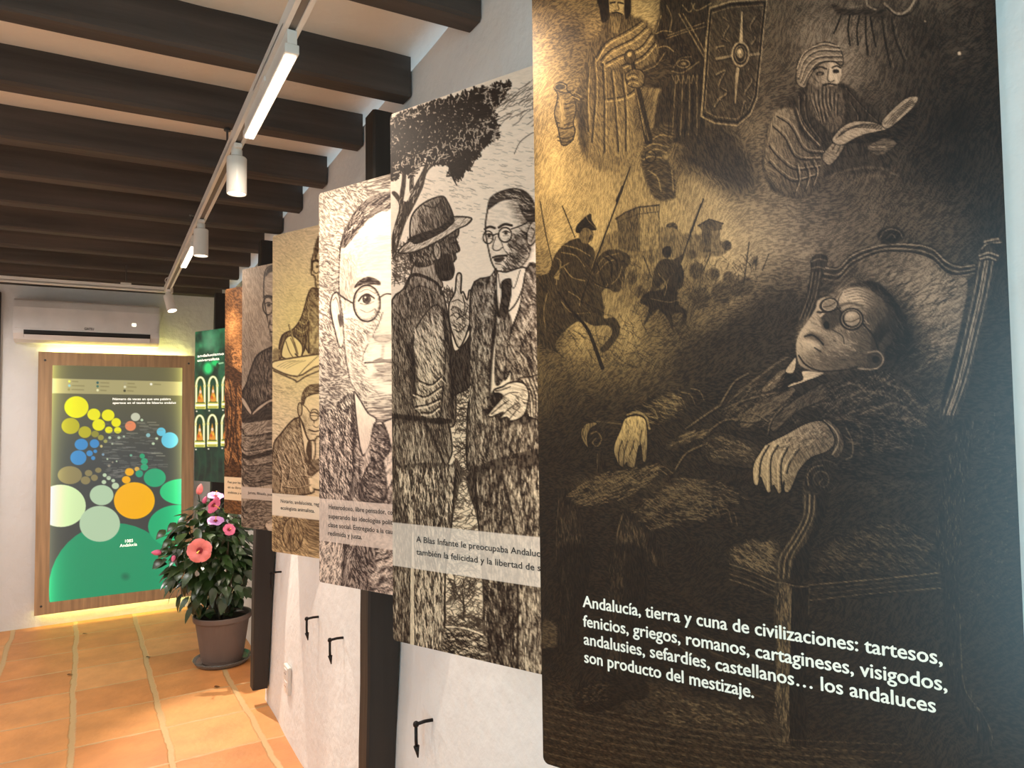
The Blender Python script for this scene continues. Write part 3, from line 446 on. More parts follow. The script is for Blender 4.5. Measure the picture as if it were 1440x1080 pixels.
    for q in ((533, 834), (618, 820)): c.line([(q[0] - 16, q[1] - 4), (q[0], q[1] - 11), (q[0] + 16, q[1] - 4)], 6, .06); c.ell(q[0], q[1], 9, 9, .05); c.line([(q[0] - 14, q[1] + 14), (q[0] + 14, q[1] + 14)], 3, .3)
    c.line([(566, 840), (552, 885), (556, 905), (580, 908), (602, 892)], 5, .08); c.line([(590, 850), (600, 880), (606, 895)], 4, .2); c.line([(606, 900), (630, 930)], 4, .25)
    c.line([(552, 944), (580, 936), (622, 934)], 10, .06); c.poly([(558, 948), (600, 940), (612, 950), (590, 968), (565, 966)], .14, 0); c.line([(566, 975), (590, 978)], 5, .25)
    # clothes of both, second frame
    c.fr(540, 380, 3.6)
    c.strokes([(350, 620), (440, 560), (470, 1080), (370, 1080)], 360, 40, 4, .15, 10, 120, .6, al=.8)
    c.strokes([(300, 90), (350, 90), (350, 170), (310, 180)], 60, 30, 4, .15, 60, 120, al=.8)
    c.poly([(30, 210), (100, 95), (150, 18), (262, 58), (302, 130), (322, 220), (352, 400), (364, 740), (320, 795), (180, 765), (60, 775), (30, 770)], .44, 72, edge=.06, hs=1.2)
    c.poly([(150, 390), (160, 300), (240, 188), (292, 200), (312, 400), (302, 560), (292, 700), (272, 762), (212, 752), (150, 692), (144, 640), (160, 500)], .56, 65, edge=.08, hs=1.2)
    c.strokes([(40, 220), (150, 60), (290, 140), (340, 420), (350, 740), (60, 760)], 900, 50, 4, .1, 70, 40, al=.52); c.strokes([(160, 320), (290, 220), (300, 560), (200, 740), (150, 640)], 320, 46, 4, .92, 62, 30, al=.7)
    c.line([(125, 380), (150, 470), (150, 640)], 26, .07, f=5); c.line([(300, 200), (335, 420), (348, 740)], 20, .07, f=5)
    c.line([(108, 95), (150, 26), (262, 62), (292, 122)], 11, .07); c.line([(115, 120), (180, 80), (260, 110), (290, 150)], 5, .1)
    for a in (((150, 620), (210, 640), (290, 590)), ((160, 690), (220, 680), (285, 650)), ((180, 560), (240, 580), (290, 540)), ((190, 720), (240, 720), (280, 690))): c.line(a, 8, .08); c.line([(p, q + 12) for p, q in a], 6, .9)
    c.poly([(215, 768), (318, 762), (346, 900), (332, 960), (312, 992), (285, 935), (250, 850)], .45, 70, edge=.08, hs=1.2); c.strokes([(230, 780), (315, 775), (330, 960), (290, 920)], 140, 34, 4, .12, 75, 30, al=.8)
    # pointing hand
    c.poly([(345, 300), (440, 250), (446, 340), (445, 562), (380, 622), (348, 600)], .12, 70, edge=.05, hs=1)
    c.poly([(342, 305), (350, 392), (372, 408), (424, 352), (440, 300), (400, 320)], .95, 30, edge=.06, hs=.3)
    c.poly([(360, 112), (368, 34), (380, 14), (393, 30), (390, 112), (402, 110), (422, 150), (432, 104), (443, 112), (447, 182), (442, 242), (412, 340), (380, 392), (352, 332), (334, 270), (328, 220), (334, 162)], .80, 60, edge=.05, hs=.8)
    for a in (((340, 200), (360, 185), (385, 195)), ((338, 232), (365, 215), (390, 230)), ((345, 160), (375, 150), (400, 165)), ((400, 130), (410, 180), (405, 230)), ((370, 250), (385, 230), (375, 200)), ((385, 240), (410, 225), (425, 190)), ((355, 300), (385, 310), (415, 280))): c.line(a, 5, .1)
    c.strokes([(340, 180), (430, 160), (430, 260), (380, 350), (345, 280)], 120, 22, 3, .15, 40, 60, al=.7)
    # jacket, waistcoat, tie
    c.poly([(440, 105), (540, 32), (572, 0), (582, 180), (562, 330), (532, 560), (522, 720), (502, 900), (482, 1000), (442, 1012), (420, 980), (424, 720), (444, 560)], .22, 82, edge=.05, hs=1.2)
    c.poly([(574, 180), (642, 230), (655, 400), (602, 562), (560, 562), (568, 330)], .24, 82, hs=1.2)
    c.poly([(572, 20), (620, 10), (722, -10), (692, 120), (642, 200), (580, 212)], .95, 60, edge=.08, hs=.3); c.line([(690, 0), (660, 90), (640, 60)], 4, .1); c.line([(580, 20), (590, 90), (605, 60)], 4, .1)
    c.poly([(598, 62), (640, 46), (644, 100), (636, 160), (612, 250), (582, 252), (598, 130)], .10, 70, edge=.04, hs=1)
    c.poly([(720, -10), (800, -20), (900, 60), (1100, 120), (1150, 560), (1100, 1080), (775, 1080), (640, 560), (700, 340)], .16, 75, hs=1.2)
    c.poly([(722, -5), (775, -10), (778, 180), (702, 330), (642, 505), (610, 545), (640, 330), (690, 180)], .30, 65, edge=.05, hs=1.2); c.line([(548, 60), (572, 200), (545, 420), (528, 700)], 18, .05, f=3); c.line([(480, 60), (470, 200), (500, 330)], 7, .06)
    c.line([(775, 190), (720, 320), (660, 500)], 8, .04); c.line([(690, 190), (640, 330), (612, 540)], 8, .04)
    c.poly([(520, 725), (622, 772), (642, 1000), (692, 1062), (800, 1066), (1100, 1080), (1100, 700), (775, 700), (700, 600), (560, 600)], .17, 80, hs=1.2)
    c.strokes([(445, 120), (570, 20), (520, 720), (490, 980), (430, 980)], 700, 34, 4, .85, 84, 20, al=.44); c.strokes([(640, 340), (775, 180), (790, 540), (640, 560)], 400, 30, 4, .8, 70, 30, al=.38); c.strokes([(570, 240), (640, 250), (640, 420), (575, 550)], 150, 26, 4, .85, 85, 20, al=.40)
    c.strokes([(620, 790), (780, 760), (790, 1060), (690, 1050)], 420, 30, 4, .8, 84, 20, al=.38); c.strokes([(720, 0), (775, 0), (770, 180), (650, 460), (690, 180)], 220, 30, 4, .85, 65, 30, al=.40)
    c.line([(625, 800), (650, 960), (690, 1050), (780, 1064)], 7, .05); c.line([(520, 740), (560, 900), (600, 1080)], 9, .05)
    c.poly([(500, 700), (640, 740), (640, 1100), (450, 1100), (446, 1010), (482, 1000), (505, 900)], .17, 84, hs=1.2, sm=False); c.strokes([(510, 740), (640, 780), (640, 1080), (460, 1080)], 260, 30, 4, .85, 84, 20, al=.38)
    c.poly([(682, 552), (740, 540), (782, 530), (900, 520), (920, 740), (735, 742), (722, 620)], .42, 60, edge=.05, hs=1.2)
    for q in range(11): c.line([(690 + 9 * q, 560 - 2 * q), (728 + 8 * q, 640), (738 + 6 * q, 738)], 4, .08 if q % 2 else .85)
    c.poly([(528, 732), (560, 690), (602, 640), (580, 622), (556, 622), (562, 604), (600, 590), (642, 568), (702, 570), (732, 612), (726, 692), (700, 742), (642, 764), (622, 744), (582, 754), (602, 720), (548, 742)], .86, 35, edge=.05, hs=.8)
    for a in (((545, 728), (590, 690), (630, 660)), ((590, 745), (630, 705), (665, 680)), ((635, 755), (668, 715), (690, 690)), ((600, 640), (640, 620), (680, 620)), ((566, 612), (600, 605), (640, 590))): c.line(a, 5, .1)
    c.strokes([(600, 650), (720, 600), (720, 700), (640, 740)], 90, 20, 3, .15, 40, 50, al=.7)
    # trousers, path, sapling
    c.poly([(20, 775), (220, 780), (282, 925), (322, 1005), (372, 950), (372, 1100), (20, 1100)], .22, 80, hs=1.2); c.line([(20, 735), (180, 752), (272, 768), (332, 764)], 26, .07, f=3); c.strokes([(40, 800), (200, 790), (300, 980), (360, 1080), (40, 1080)], 520, 44, 4, .88, 82, 30, al=.32); c.line([(222, 790), (285, 930), (330, 1050)], 10, .06)
    c.fr(540, 660, 3.375)
    c.strokes([(335, 0), (430, 0), (475, 780), (290, 740), (300, 480)], 620, 40, 4, .2, 5, 120, .6, al=.7)
    c.poly([(20, -10), (90, 0), (132, 80), (128, 300), (122, 840), (20, 800)],   .15, 86, hs=1.2); c.poly([(60, -10), (347, -10), (322, 260), (292, 500), (290, 900), (146, 845), (145, 480), (128, 100)], .22, 86, hs=1.2)
    c.poly([(124, 460), (146, 470), (148, 845), (122, 840)], .85, 88, sm=False, edge=.08, ew=1.5); c.line([(95, 10), (130, 80), (128, 460)], 8, .05)
    c.strokes([(60, 0), (340, 0), (290, 500), (290, 860), (150, 840), (140, 300)], 1300, 34, 4.4, .9, 84, 20, al=.7); c.strokes([(30, 40), (125, 90), (120, 820), (30, 790)], 420, 34, 4, .9, 86, 20, al=.28); c.line([(342, 0), (322, 260), (292, 500), (289, 870)], 8, .05)
    c.poly([(428, -10), (1000, -10), (1000, 1100), (760, 980), (640, 955), (482, 925), (470, 520), (448, 260)], .15, 88, hs=1.2); c.poly([(570, 0), (640, 0), (650, 300), (642, 560), (740, 560), (790, 1000), (640, 955), (632, 560)], .28, 88, f=4, hs=1.2)
    c.strokes([(440, 20), (600, 20), (630, 500), (630, 940), (482, 915)], 900, 34, 4.4, .88, 88, 16, al=.32); c.strokes([(590, 0), (740, 0), (745, 970), (640, 950), (630, 400)], 800, 34, 4.4, .92, 88, 16, al=.40); c.line([(430, 0), (450, 260), (470, 520), (482, 920)], 8, .05); c.line([(560, 20), (625, 300), (635, 560), (636, 950)], 10, .05)
    c.strokes([(120, 20), (320, 20), (300, 460), (150, 460)], 400, 30, 4, .08, 86, 16, al=.7); c.strokes([(480, 550), (620, 560), (630, 930), (490, 900)], 400, 30, 4, .06, 88, 16, al=.7)
    c.poly([(289, 740), (380, 755), (476, 782), (484, 924), (289, 872)], .34, 10, hs=1.2); c.line([(298, 746), (380, 752), (470, 784)], 8, .95); c.strokes([(295, 760), (475, 790), (480, 915), (295, 865)], 420, 26, 4, .85, 8, 80, al=.65); c.strokes([(295, 760), (475, 790), (480, 915), (295, 865)], 260, 26, 4, .05, 8, 80, al=.8)
    c.line([(378, 712), (380, 650), (374, 590)], 7, .08)
    for a in (((378, 640), (350, 590), (340, 550)), ((376, 620), (400, 580), (410, 545)), ((375, 600), (372, 560), (380, 530)), ((380, 650), (420, 610), (432, 590)), ((352, 595), (330, 570), (322, 560)), ((400, 580), (425, 565))): c.line(a, 4, .1)
    c.strokes([(310, 520), (440, 520), (430, 610), (330, 610)], 160, 22, 3, .15, -40, 160, al=.8); c.strokes([(295, 690), (470, 700), (475, 760), (295, 735)], 120, 30, 4, .15, 10, 80, al=.8)
    strip(c, *band, (240, 224, 208), .80)
    return c.finish(cell=.4, L=3, soft=.3, mix=.2, wob=.3, gam=1.05)
def picture_portrait(X, Y, V, band):
    c = Canvas(X, Y, (250, 232, 208), (50, 38, 36), .60, np.radians(25), 33); c.V = V.ravel(); c.hs[:] = 1.2
    k = sst(560, 620, c.Y)[:, None]; c.paper[:] = c.paper * (1 - k) + np.array((236, 210, 190)) * k
    c.fr(440, 250, 3.375)
    c.glow(90, 230, 120, 260, .14); c.glow(80, 900, 60, 200, -.12)
    c.strokes([(30, 60), (900, -60), (900, 1100), (30, 1100)], 900, 24, 3, .2, 25, 40, al=.5)
    c.poly([(85, 590), (98, 552), (122, 552), (136, 640), (148, 720), (146, 790), (126, 802), (104, 720), (86, 640)], .86, 80, edge=.1, hs=.5); c.line([(98, 580), (112, 570), (126, 620), (134, 680)], 5, .3); c.poly([(118, 655), (136, 650), (140, 700), (128, 705)], .15)
    c.poly([(125, 540), (126, 420), (135, 310), (172, 212), (240, 132), (320, 86), (400, 76), (500, 110), (572, 200), (602, 300), (608, 540), (592, 700), (572, 850), (542, 980), (470, 1062), (420, 1076), (300, 1076), (196, 1000), (165, 900), (152, 800), (140, 640)], .97, 5, edge=.12, hs=.45)
    c.poly([(150, 720), (250, 690), (296, 720), (245, 840), (262, 950), (330, 1060), (250, 1040), (180, 960)], .74, 40, f=22, hs=1); c.poly([(130, 400), (190, 360), (210, 470), (170, 600), (140, 620)], .78, 60, f=18, hs=1); c.poly([(430, 700), (600, 560), (560, 900), (470, 1040), (440, 900)], .6, 40, f=25, hs=1)
    for q in range(22): c.line([(190 + 2 * q, 300 + 7 * q - 2 * (q % 2)), (290 + q, 275 + 7.5 * q), (430, 285 + 7 * q)], 2.4, .62, al=.6)
    c.strokes([(150, 640), (260, 700), (240, 860), (320, 1060), (190, 980)], 260, 26, 2.6, .35, 30, 30, al=.7)
    c.poly([(136, 325), (150, 250), (198, 162), (270, 92), (370, 64), (480, 80), (572, 170), (604, 310), (580, 260), (480, 155), (380, 140), (292, 178), (232, 232), (182, 300), (152, 332)], .28, -40, hs=1.2); c.strokes([(140, 310), (200, 170), (370, 70), (560, 150), (480, 140), (300, 170), (180, 290)], 260, 40, 3, .05, -35, 30, al=.8); c.strokes([(150, 290), (210, 170), (370, 80), (370, 120), (230, 220)], 90, 34, 2.6, .9, -40, 30, al=.7)
    for mx in (0, 1):
        M = (lambda a: [(762 - p, q) for p, q in a]) if mx else (lambda a: a)
        c.poly(M([(198, 525), (215, 492), (260, 470), (312, 486), (322, 510), (290, 508), (240, 506)]), .16, 10, hs=1.2)
        c.line(M([(218, 585), (235, 562), (262, 553), (292, 572)]), 8, .08); c.line(M([(222, 545), (258, 530), (300, 552)]), 3, .4); c.line(M([(225, 596), (255, 602), (290, 588)]), 3, .3)
        e = M([(256, 576)])[0]; c.ell(e[0], e[1], 18, 20, .2, edge=.08, ew=1.4); c.ell(e[0], e[1], 8, 9, .02); c.ell(e[0] - 6, e[1] - 8, 4, 4, .98)
        c.line(M([(225, 625), (260, 640), (295, 622)]), 3, .45); g = M([(257, 596)])[0]; c.ell(g[0], g[1], 63, 86, None, edge=.08, ew=2.6); c.ell(g[0], g[1], 55, 77, None, edge=.6, ew=.8)
        c.line(M([(125, 553), (150, 572), (192, 596)]), 8, .1)
    c.line([(320, 566), (350, 551), (390, 556), (440, 566)], 7, .1)
    c.line([(332, 640), (310, 700), (288, 745), (300, 772), (340, 778), (385, 764)], 5, .3); c.ell(313, 764, 17, 9, .15); c.strokes([(300, 620), (330, 640), (290, 730), (270, 700)], 60, 24, 2.6, .4, 60, 30, al=.7); c.poly([(290, 745), (340, 740), (385, 760), (340, 785), (300, 778)], .7, 10, f=8)
    c.line([(262, 790), (240, 840), (238, 870)], 4, .45); c.line([(335, 800), (330, 850)], 8, .62, f=5)
    c.line([(248, 878), (300, 876), (340, 872), (388, 880)], 7, .14); c.poly([(285, 872), (320, 855), (345, 862), (390, 858), (390, 876), (340, 876)], .5, 0); c.poly([(290, 884), (340, 884), (390, 886), (390, 915), (340, 926), (305, 908)], .68, 0, f=5); c.line([(305, 912), (345, 926), (388, 922)], 4, .35); c.poly([(300, 930), (390, 928), (390, 962), (330, 962)], .5, 0, f=14, hs=1.2)
    # neck, shirt, tie, suit
    c.fr(440, 560, 3.857)
    c.poly([(20, 115), (100, 62), (190, -25), (216, 30), (216, 250), (250, 480), (255, 570), (800, 570), (800, 1120), (20, 1040)], .30, 62, hs=1.5); c.poly([(430, 440), (470, 350), (540, -20), (700, 80), (820, 200), (820, 600), (430, 600)], .30, 110, hs=1.5)
    c.poly([(235, -10), (330, 112), (400, 122), (440, 102), (520, -10)], .62, 8, f=6, hs=1.2); c.line([(330, 36), (390, 46), (445, 40)], 9, .3, f=3)
    c.poly([(224, -10), (245, -10), (300, 80), (346, 130), (270, 312)], .93, 60, edge=.12, hs=.35); c.poly([(374, 142), (440, 100), (505, -20), (545, 0), (470, 285), (420, 252)], .92, 120, edge=.12, hs=.35)
    c.poly([(270, 430), (282, 305), (316, 262), (312, 350), (288, 420), (252, 490)], .78, 70, f=3); c.poly([(392, 335), (430, 275), (448, 440), (404, 495)], .8, 100, f=3)
    c.poly([(330, 152), (350, 130), (386, 142), (422, 262), (390, 322), (376, 342), (322, 342), (315, 250)], .20, 60, edge=.06, hs=1.4); c.poly([(320, 344), (380, 342), (402, 500), (372, 565), (254, 545), (272, 430)], .18, 60, edge=.06, hs=1.4); c.line([(340, 350), (332, 400)], 8, .06); c.line([(318, 342), (380, 340)], 6, .05); c.ell(361, 136, 14, 5, .98)
    c.line([(215, 40), (222, 250), (190, 555)], 22, .07, f=5); c.line([(252, 330), (258, 560)], 8, .1, f=3); c.line([(40, 200), (84, 312), (40, 335)], 6, .06); c.line([(40, 110), (120, 60), (190, -20)], 6, .08); c.line([(445, 430), (405, 500), (370, 570)], 9, .08)
    c.strokes([(30, 120), (200, 0), (215, 300), (190, 560), (30, 560)], 1500, 24, 3.4, .95, 60, 40, al=.6); c.strokes([(30, 120), (200, 0), (215, 300), (190, 560), (30, 560)], 700, 24, 3.4, .03, 60, 40, al=.6); c.strokes([(310, 160), (410, 200), (390, 540), (270, 530)], 260, 18, 3, .85, 60, 50, al=.6); c.strokes([(440, 460), (600, 100), (800, 300), (600, 560), (400, 560)], 500, 24, 3.4, .9, 110, 40, al=.6)
    c.poly([(20, 760), (800, 800), (800, 1200), (20, 1100)], .45, -55, hs=1.5); c.line([(176, 780), (170, 900), (158, 1030)], 16, .1, f=4); c.line([(235, 790), (222, 920), (214, 1040)], 8, .12, f=3); c.poly([(240, 780), (340, 790), (310, 1060), (215, 1040)], .34, 60, f=5)
    c.strokes([(30, 780), (160, 790), (150, 1020), (35, 990)], 420, 26, 3.4, .95, 75, 40, al=.6); c.strokes([(330, 800), (800, 830), (800, 1150), (310, 1060)], 600, 40, 4, .95, -50, 20, al=.65); c.strokes([(330, 800), (800, 830), (800, 1150), (310, 1060)], 400, 40, 4, .08, -50, 20, al=.6)
    c.ell(275, 888, 24, 28, .34, edge=.08, ew=1.6); c.ell(275, 888, 8, 10, .12); c.line([(300, 880), (340, 890)], 5, .12)
    strip(c, *band, (222, 200, 186), .80)
    return c.finish(cell=.5, L=3, soft=.3, mix=.24, wob=.5, gam=1.05)

def picture_notary(X, Y, V, band):
    c = Canvas(X, Y, (252, 222, 184), (58, 38, 24), .88, np.radians(20), 44); c.V = V.ravel(); c.hs[:] = .5
    k = np.exp(-((c.X - 420) / 60) ** 2 - ((c.Y - 470) / 110) ** 2)[:, None]; c.paper[:] = c.paper * (1 - k) + np.array((250, 226, 150)) * k
    k = sst(640, 760, c.Y)[:, None]; c.paper[:] = c.paper * (1 - k) + np.array((246, 208, 152)) * k
    c.fr(260, 320, 4.5)
    c.strokes([(560, 40), (1300, -40), (1300, 500), (560, 500)], 300, 20, 3, .5, 30, 60, al=.4)
    c.poly([(800, 290), (808, 190), (850, 110), (950, 90), (1020, 160), (1030, 330), (980, 420), (880, 430), (836, 390), (822, 310)], .84, 60, edge=.12); c.poly([(826, 205), (815, 150), (832, 80), (872, 20), (960, 0), (1030, 60), (1040, 200), (1010, 140), (940, 110), (870, 110)], .2, 60, hs=1)
    c.line([(808, 216), (830, 210), (856, 220)], 13, .08); c.ell(832, 246, 24, 44, None, edge=.1, ew=1.7); c.ell(838, 248, 10, 9, .12); c.line([(856, 250), (880, 240)], 6, .1); c.line([(845, 300), (838, 335), (860, 340)], 6, .2); c.line([(845, 362), (870, 366)], 8, .12)
    c.poly([(838, 386), (790, 402), (742, 560), (690, 640), (620, 680), (598, 760), (600, 832), (640, 765), (665, 720), (740, 792), (764, 740), (782, 640), (786, 792), (1100, 806), (1100, 480), (960, 420)], .30, 65, edge=.1, hs=1); c.poly([(800, 560), (900, 470), (960, 800), (790, 792)], .5, 80, f=6, hs=1); c.line([(786, 600), (784, 792)], 10, .1); c.line([(850, 560), (856, 790)], 5, .12)
    for q in range(6): c.line([(690 + 12 * q, 660 - 22 * q), (730 + 10 * q, 690 - 26 * q), (765 + 4 * q, 680 - 30 * q)], 6, .6 if q % 2 else .12)
    c.strokes([(740, 560), (800, 410), (850, 420), (850, 780), (790, 780), (780, 600)], 160, 30, 3, .7, 70, 30, al=.6)
    c.poly([(610, 800), (640, 700), (690, 688), (742, 740), (744, 800), (716, 846), (640, 832)], .95, 60, edge=.12, hs=.3)
    for a in (((640, 720), (660, 780), (690, 830)), ((670, 700), (700, 770), (715, 830)), ((700, 800), (725, 820))): c.line(a, 5, .2)
    c.line([(660, 618), (690, 720), (714, 800)], 12, .35); c.line([(664, 620), (694, 720)], 4, .85); c.line([(700, 800), (726, 826)], 8, .1)
    c.poly([(560, 770), (600, 775), (592, 830), (560, 850)], .5, 10); c.poly([(556, 852), (640, 832), (860, 800), (1100, 780), (1100, 900), (860, 872), (712, 942), (560, 892)], .98, 10, edge=.2, hs=.2); c.line([(562, 906), (690, 962), (712, 976), (770, 940), (870, 900)], 10, .25); c.line([(712, 946), (770, 880), (870, 790)], 5, .35)
    for q in range(4): c.line([(585 + 20 * q, 880 + 4 * q), (640 + 24 * q, 850 + 3 * q), (700 + 22 * q, 842)], 3, .6)
    c.fr(300, 540, 4.5)
    c.strokes([(380, 10), (560, 10), (540, 200), (385, 330)], 80, 46, 3, .5, 12, 20, al=.5)
    c.poly([(556, 130), (590, 80), (680, 58), (740, 110), (760, 260), (700, 330), (660, 332), (640, 358), (600, 352), (562, 260), (545, 205)], .93, 50, edge=.1, hs=.4); c.poly([(560, 200), (600, 230), (600, 330), (570, 280)], .6, 50, f=14, hs=1); c.poly([(556, 100), (572, 40), (622, 2), (720, 5), (760, 60), (720, 60), (640, 62), (592, 82), (572, 135)], .22, 30, hs=1)
    c.strokes([(560, 90), (620, 10), (690, 20), (620, 60)], 60, 30, 3, .7, -30, 40, al=.6); c.ell(549, 160, 14, 42, .7, edge=.12, ew=1.4); c.line([(556, 124), (590, 150), (614, 186)], 5, .12); c.ell(641, 196, 28, 36, None, edge=.1, ew=1.6); c.line([(618, 185), (640, 178), (662, 190)], 8, .1); c.line([(622, 200), (660, 202)], 5, .15); c.line([(665, 205), (700, 200)], 5, .12)
    c.line([(640, 232), (634, 262), (655, 276), (672, 266)], 5, .15); c.line([(606, 288), (640, 300), (668, 296)], 9, .1); c.line([(620, 316), (650, 318)], 5, .3)
    c.poly([(380, 410), (425, 320), (542, 212), (602, 400), (602, 560), (640, 560), (720, 530), (720, 690), (640, 650), (620, 692), (380, 692)], .40, 55, edge=.1, hs=1.1); c.poly([(545, 212), (560, 240), (602, 352), (642, 362), (640, 470), (592, 500), (560, 320)], .95, 60, edge=.15, hs=.3); c.poly([(600, 362), (622, 370), (624, 480), (592, 520), (586, 440)], .14, 70)
    c.poly([(620, 500), (700, 470), (720, 560), (640, 570), (600, 600)], .3, 70, hs=1); c.poly([(612, 600), (672, 545), (720, 540), (720, 660), (632, 662)], .92, 40, edge=.12, hs=.4); c.poly([(604, 590), (622, 592), (632, 670), (612, 680)], .98)
    for a in (((500, 340), (540, 420), (580, 560)), ((450, 440), (480, 520), (470, 620)), ((400, 450), (430, 560), (420, 680)), ((470, 600), (540, 580), (610, 590)), ((440, 650), (520, 660), (610, 640))): c.line(a, 8, .1); c.line([(p + 10, q - 4) for p, q in a], 5, .72)
    c.strokes([(400, 420), (540, 240), (600, 420), (600, 580), (420, 680)], 420, 26, 3, .85, 55, 40, al=.5)
    c.poly([(360, 830), (700, 860), (700, 1100), (360, 1060)], .70, 20, hs=1); c.strokes([(380, 840), (480, 850), (480, 1010), (380, 1040)], 200, 34, 3, .2, 60, 60, al=.6); c.ell(505, 950, 64, 108, .55, edge=.14, ew=1.6, hs=1, ang=1.2); c.ell(525, 930, 30, 80, .74, f=8); c.poly([(570, 850), (700, 860), (700, 980), (590, 1000)], .4, 20, f=8, hs=1); c.strokes([(480, 860), (560, 860), (560, 1030), (460, 1030)], 150, 40, 3, .2, 75, 50, al=.6); c.strokes([(380, 1030), (680, 1010), (690, 1080), (390, 1060)], 150, 40, 3, .4, 8, 30, al=.5)
    strip(c, *band, (238, 218, 196), .92)
    return c.finish(cell=.5, L=3, soft=.3, mix=.2, wob=.4, gam=1.05)

def picture_reader(X, Y, V, band):
    c = Canvas(X, Y, (204, 180, 156), (42, 30, 22), .76, np.radians(60), 55); c.V = V.ravel(); c.hs[:] = .7
    c.fr(260, 320, 4.5); c.glow(400, 800, 60, 200, -.12)
    c.poly([(505, 300), (530, 250), (620, 235), (720, 300), (740, 520), (700, 700), (640, 760), (565, 745), (540, 660), (512, 520), (500, 420)], .82, 50, edge=.08, ew=1.6); c.poly([(512, 310), (525, 262), (600, 225), (700, 240), (740, 330), (690, 290), (600, 270), (540, 285)], .15, 50)
    c.line([(503, 440), (525, 432), (560, 442)], 14, .08); c.ell(527, 496, 32, 56, None, edge=.05, ew=1.8); c.ell(532, 490, 12, 11, .06); c.line([(510, 480), (535, 474), (552, 486)], 7, .08); c.line([(560, 490), (590, 480)], 7, .08); c.line([(545, 560), (540, 610), (560, 618)], 6, .12); c.line([(545, 660), (570, 664)], 8, .08)
    c.poly([(370, 1120), (395, 980), (420, 895), (462, 806), (560, 752), (640, 740), (760, 760), (800, 1120)], .20, 80, edge=.05, hs=1.2); c.strokes([(400, 1080), (440, 860), (560, 770), (560, 1080)], 160, 46, 3, .6, 80, 16, al=.6)
    c.fr(300, 540, 4.5)
    c.poly([(230, -10), (620, -10), (620, 120), (380, 80), (300, 130), (250, 175), (215, 100)], .18, 75, hs=1.2); c.strokes([(240, 0), (375, 0), (375, 80), (260, 150)], 110, 46, 3, .55, 80, 16, al=.6)
    c.poly([(170, 80), (203, 98), (248, 182), (236, 198), (186, 130)], .92, 60, edge=.1, hs=.4); c.poly([(246, 182), (300, 130), (385, 88), (560, 70), (560, 120), (384, 112), (312, 152), (258, 197)], .92, -20, edge=.1, hs=.4); c.poly([(180, 130), (236, 202), (312, 155), (560, 125), (560, 220), (190, 246)], .12, -20)
    for y, h, tn in ((250, 170, .50), (440, 110, .42), (545, 105, .24), (740, 110, .30), (850, 90, .28)):
        c.poly([(180, y + 30), (236, y + 78), (560, y + 10), (560, y - 50), (380, y - 26), (190, y)], tn + .14, -10, sm=False, hs=1.2); c.poly([(180, y + 34), (236, y + 82), (236, y + h), (180, y + h - 24)], tn + .08, 10, sm=False, hs=1.2); c.poly([(236, y + 82), (560, y + 14), (560, y + h - 66), (236, y + h)], tn - .06, -14, sm=False, hs=1.2)
        for q in range(5): c.line([(240, y + 92 + q * (h - 95) / 5), (560, y + 24 + q * (h - 95) / 5)], 4, .8 if q % 2 else .1, al=.7)
        c.line([(182, y + 32), (236, y + 80), (560, y + 12)], 6, .06); c.line([(182, y + h - 20), (236, y + h + 4), (560, y + h - 62)], 7, .05)
    c.poly([(180, 430), (236, 455), (380, 410), (380, 440), (236, 480), (180, 460)], .08); c.poly([(325, 885), (372, 850), (420, 870), (400, 930), (350, 935)], .9, 30, edge=.1); c.strokes([(200, 800), (380, 760), (380, 900), (200, 900)], 120, 40, 3, .6, -25, 20, al=.6)
    strip(c, *band, (206, 186, 170), .88)
    return c.finish(cell=.5, L=3, soft=.3, mix=.2, wob=.4, gam=1.05)

def picture_landscape(X, Y, V, band):
    c = Canvas(X, Y, (222, 154, 92), (46, 26, 12), .28, np.radians(20), 66); c.V = V.ravel(); c.hs[:] = .8
    c.fr(260, 320, 4.5); c.T += .18 * c.smooth_noise(20, 2)
    c.glow(310, 470, 60, 60, -.12)
    for q in ((300, 570, 40, 60, .36), (285, 660, 40, 50, .34), (320, 740, 40, 50, .30), (335, 640, 30, 60, .22), (345, 830, 40, 40, .22)): c.glow(*q)
    c.strokes([(290, 780), (360, 740), (360, 960), (330, 960)], 160, 16, 5, .85, 40, 160, al=.8); c.poly([(240, 900), (300, 880), (420, 960), (560, 980), (560, 1010), (240, 960)], .12, 15)
    c.fr(300, 540, 4.5)
    c.strokes([(70, 0), (190, 0), (190, 560), (70, 560)], 200, 60, 7, .1, 82, 50, al=.7); c.strokes([(70, 0), (190, 0), (190, 520), (70, 560)], 130, 60, 6, .72, 80, 50, al=.7)
    for a in (((110, 20), (118, 200), (100, 420)), ((150, 0), (140, 240), (160, 480)), ((130, 300), (120, 420), (90, 540)), ((80, 60), (90, 260), (80, 400))): c.line(a, 9, .08)
    c.poly([(50, 520), (220, 540), (220, 590), (50, 590)], .2, 10, f=8); c.poly([(50, 730), (220, 735), (220, 830), (50, 820)], .34, 5)
    strip(c, *band, (240, 210, 172), .96)
    return c.finish(cell=.5, L=2, soft=.3, mix=.2, wob=.4, gam=1.)
def dots(c, fr, L):
    c.fr(*fr)
    for x, y, rx, ry, col in L: c.ell(x, y, rx, ry, f=1., col=col, edge=None)

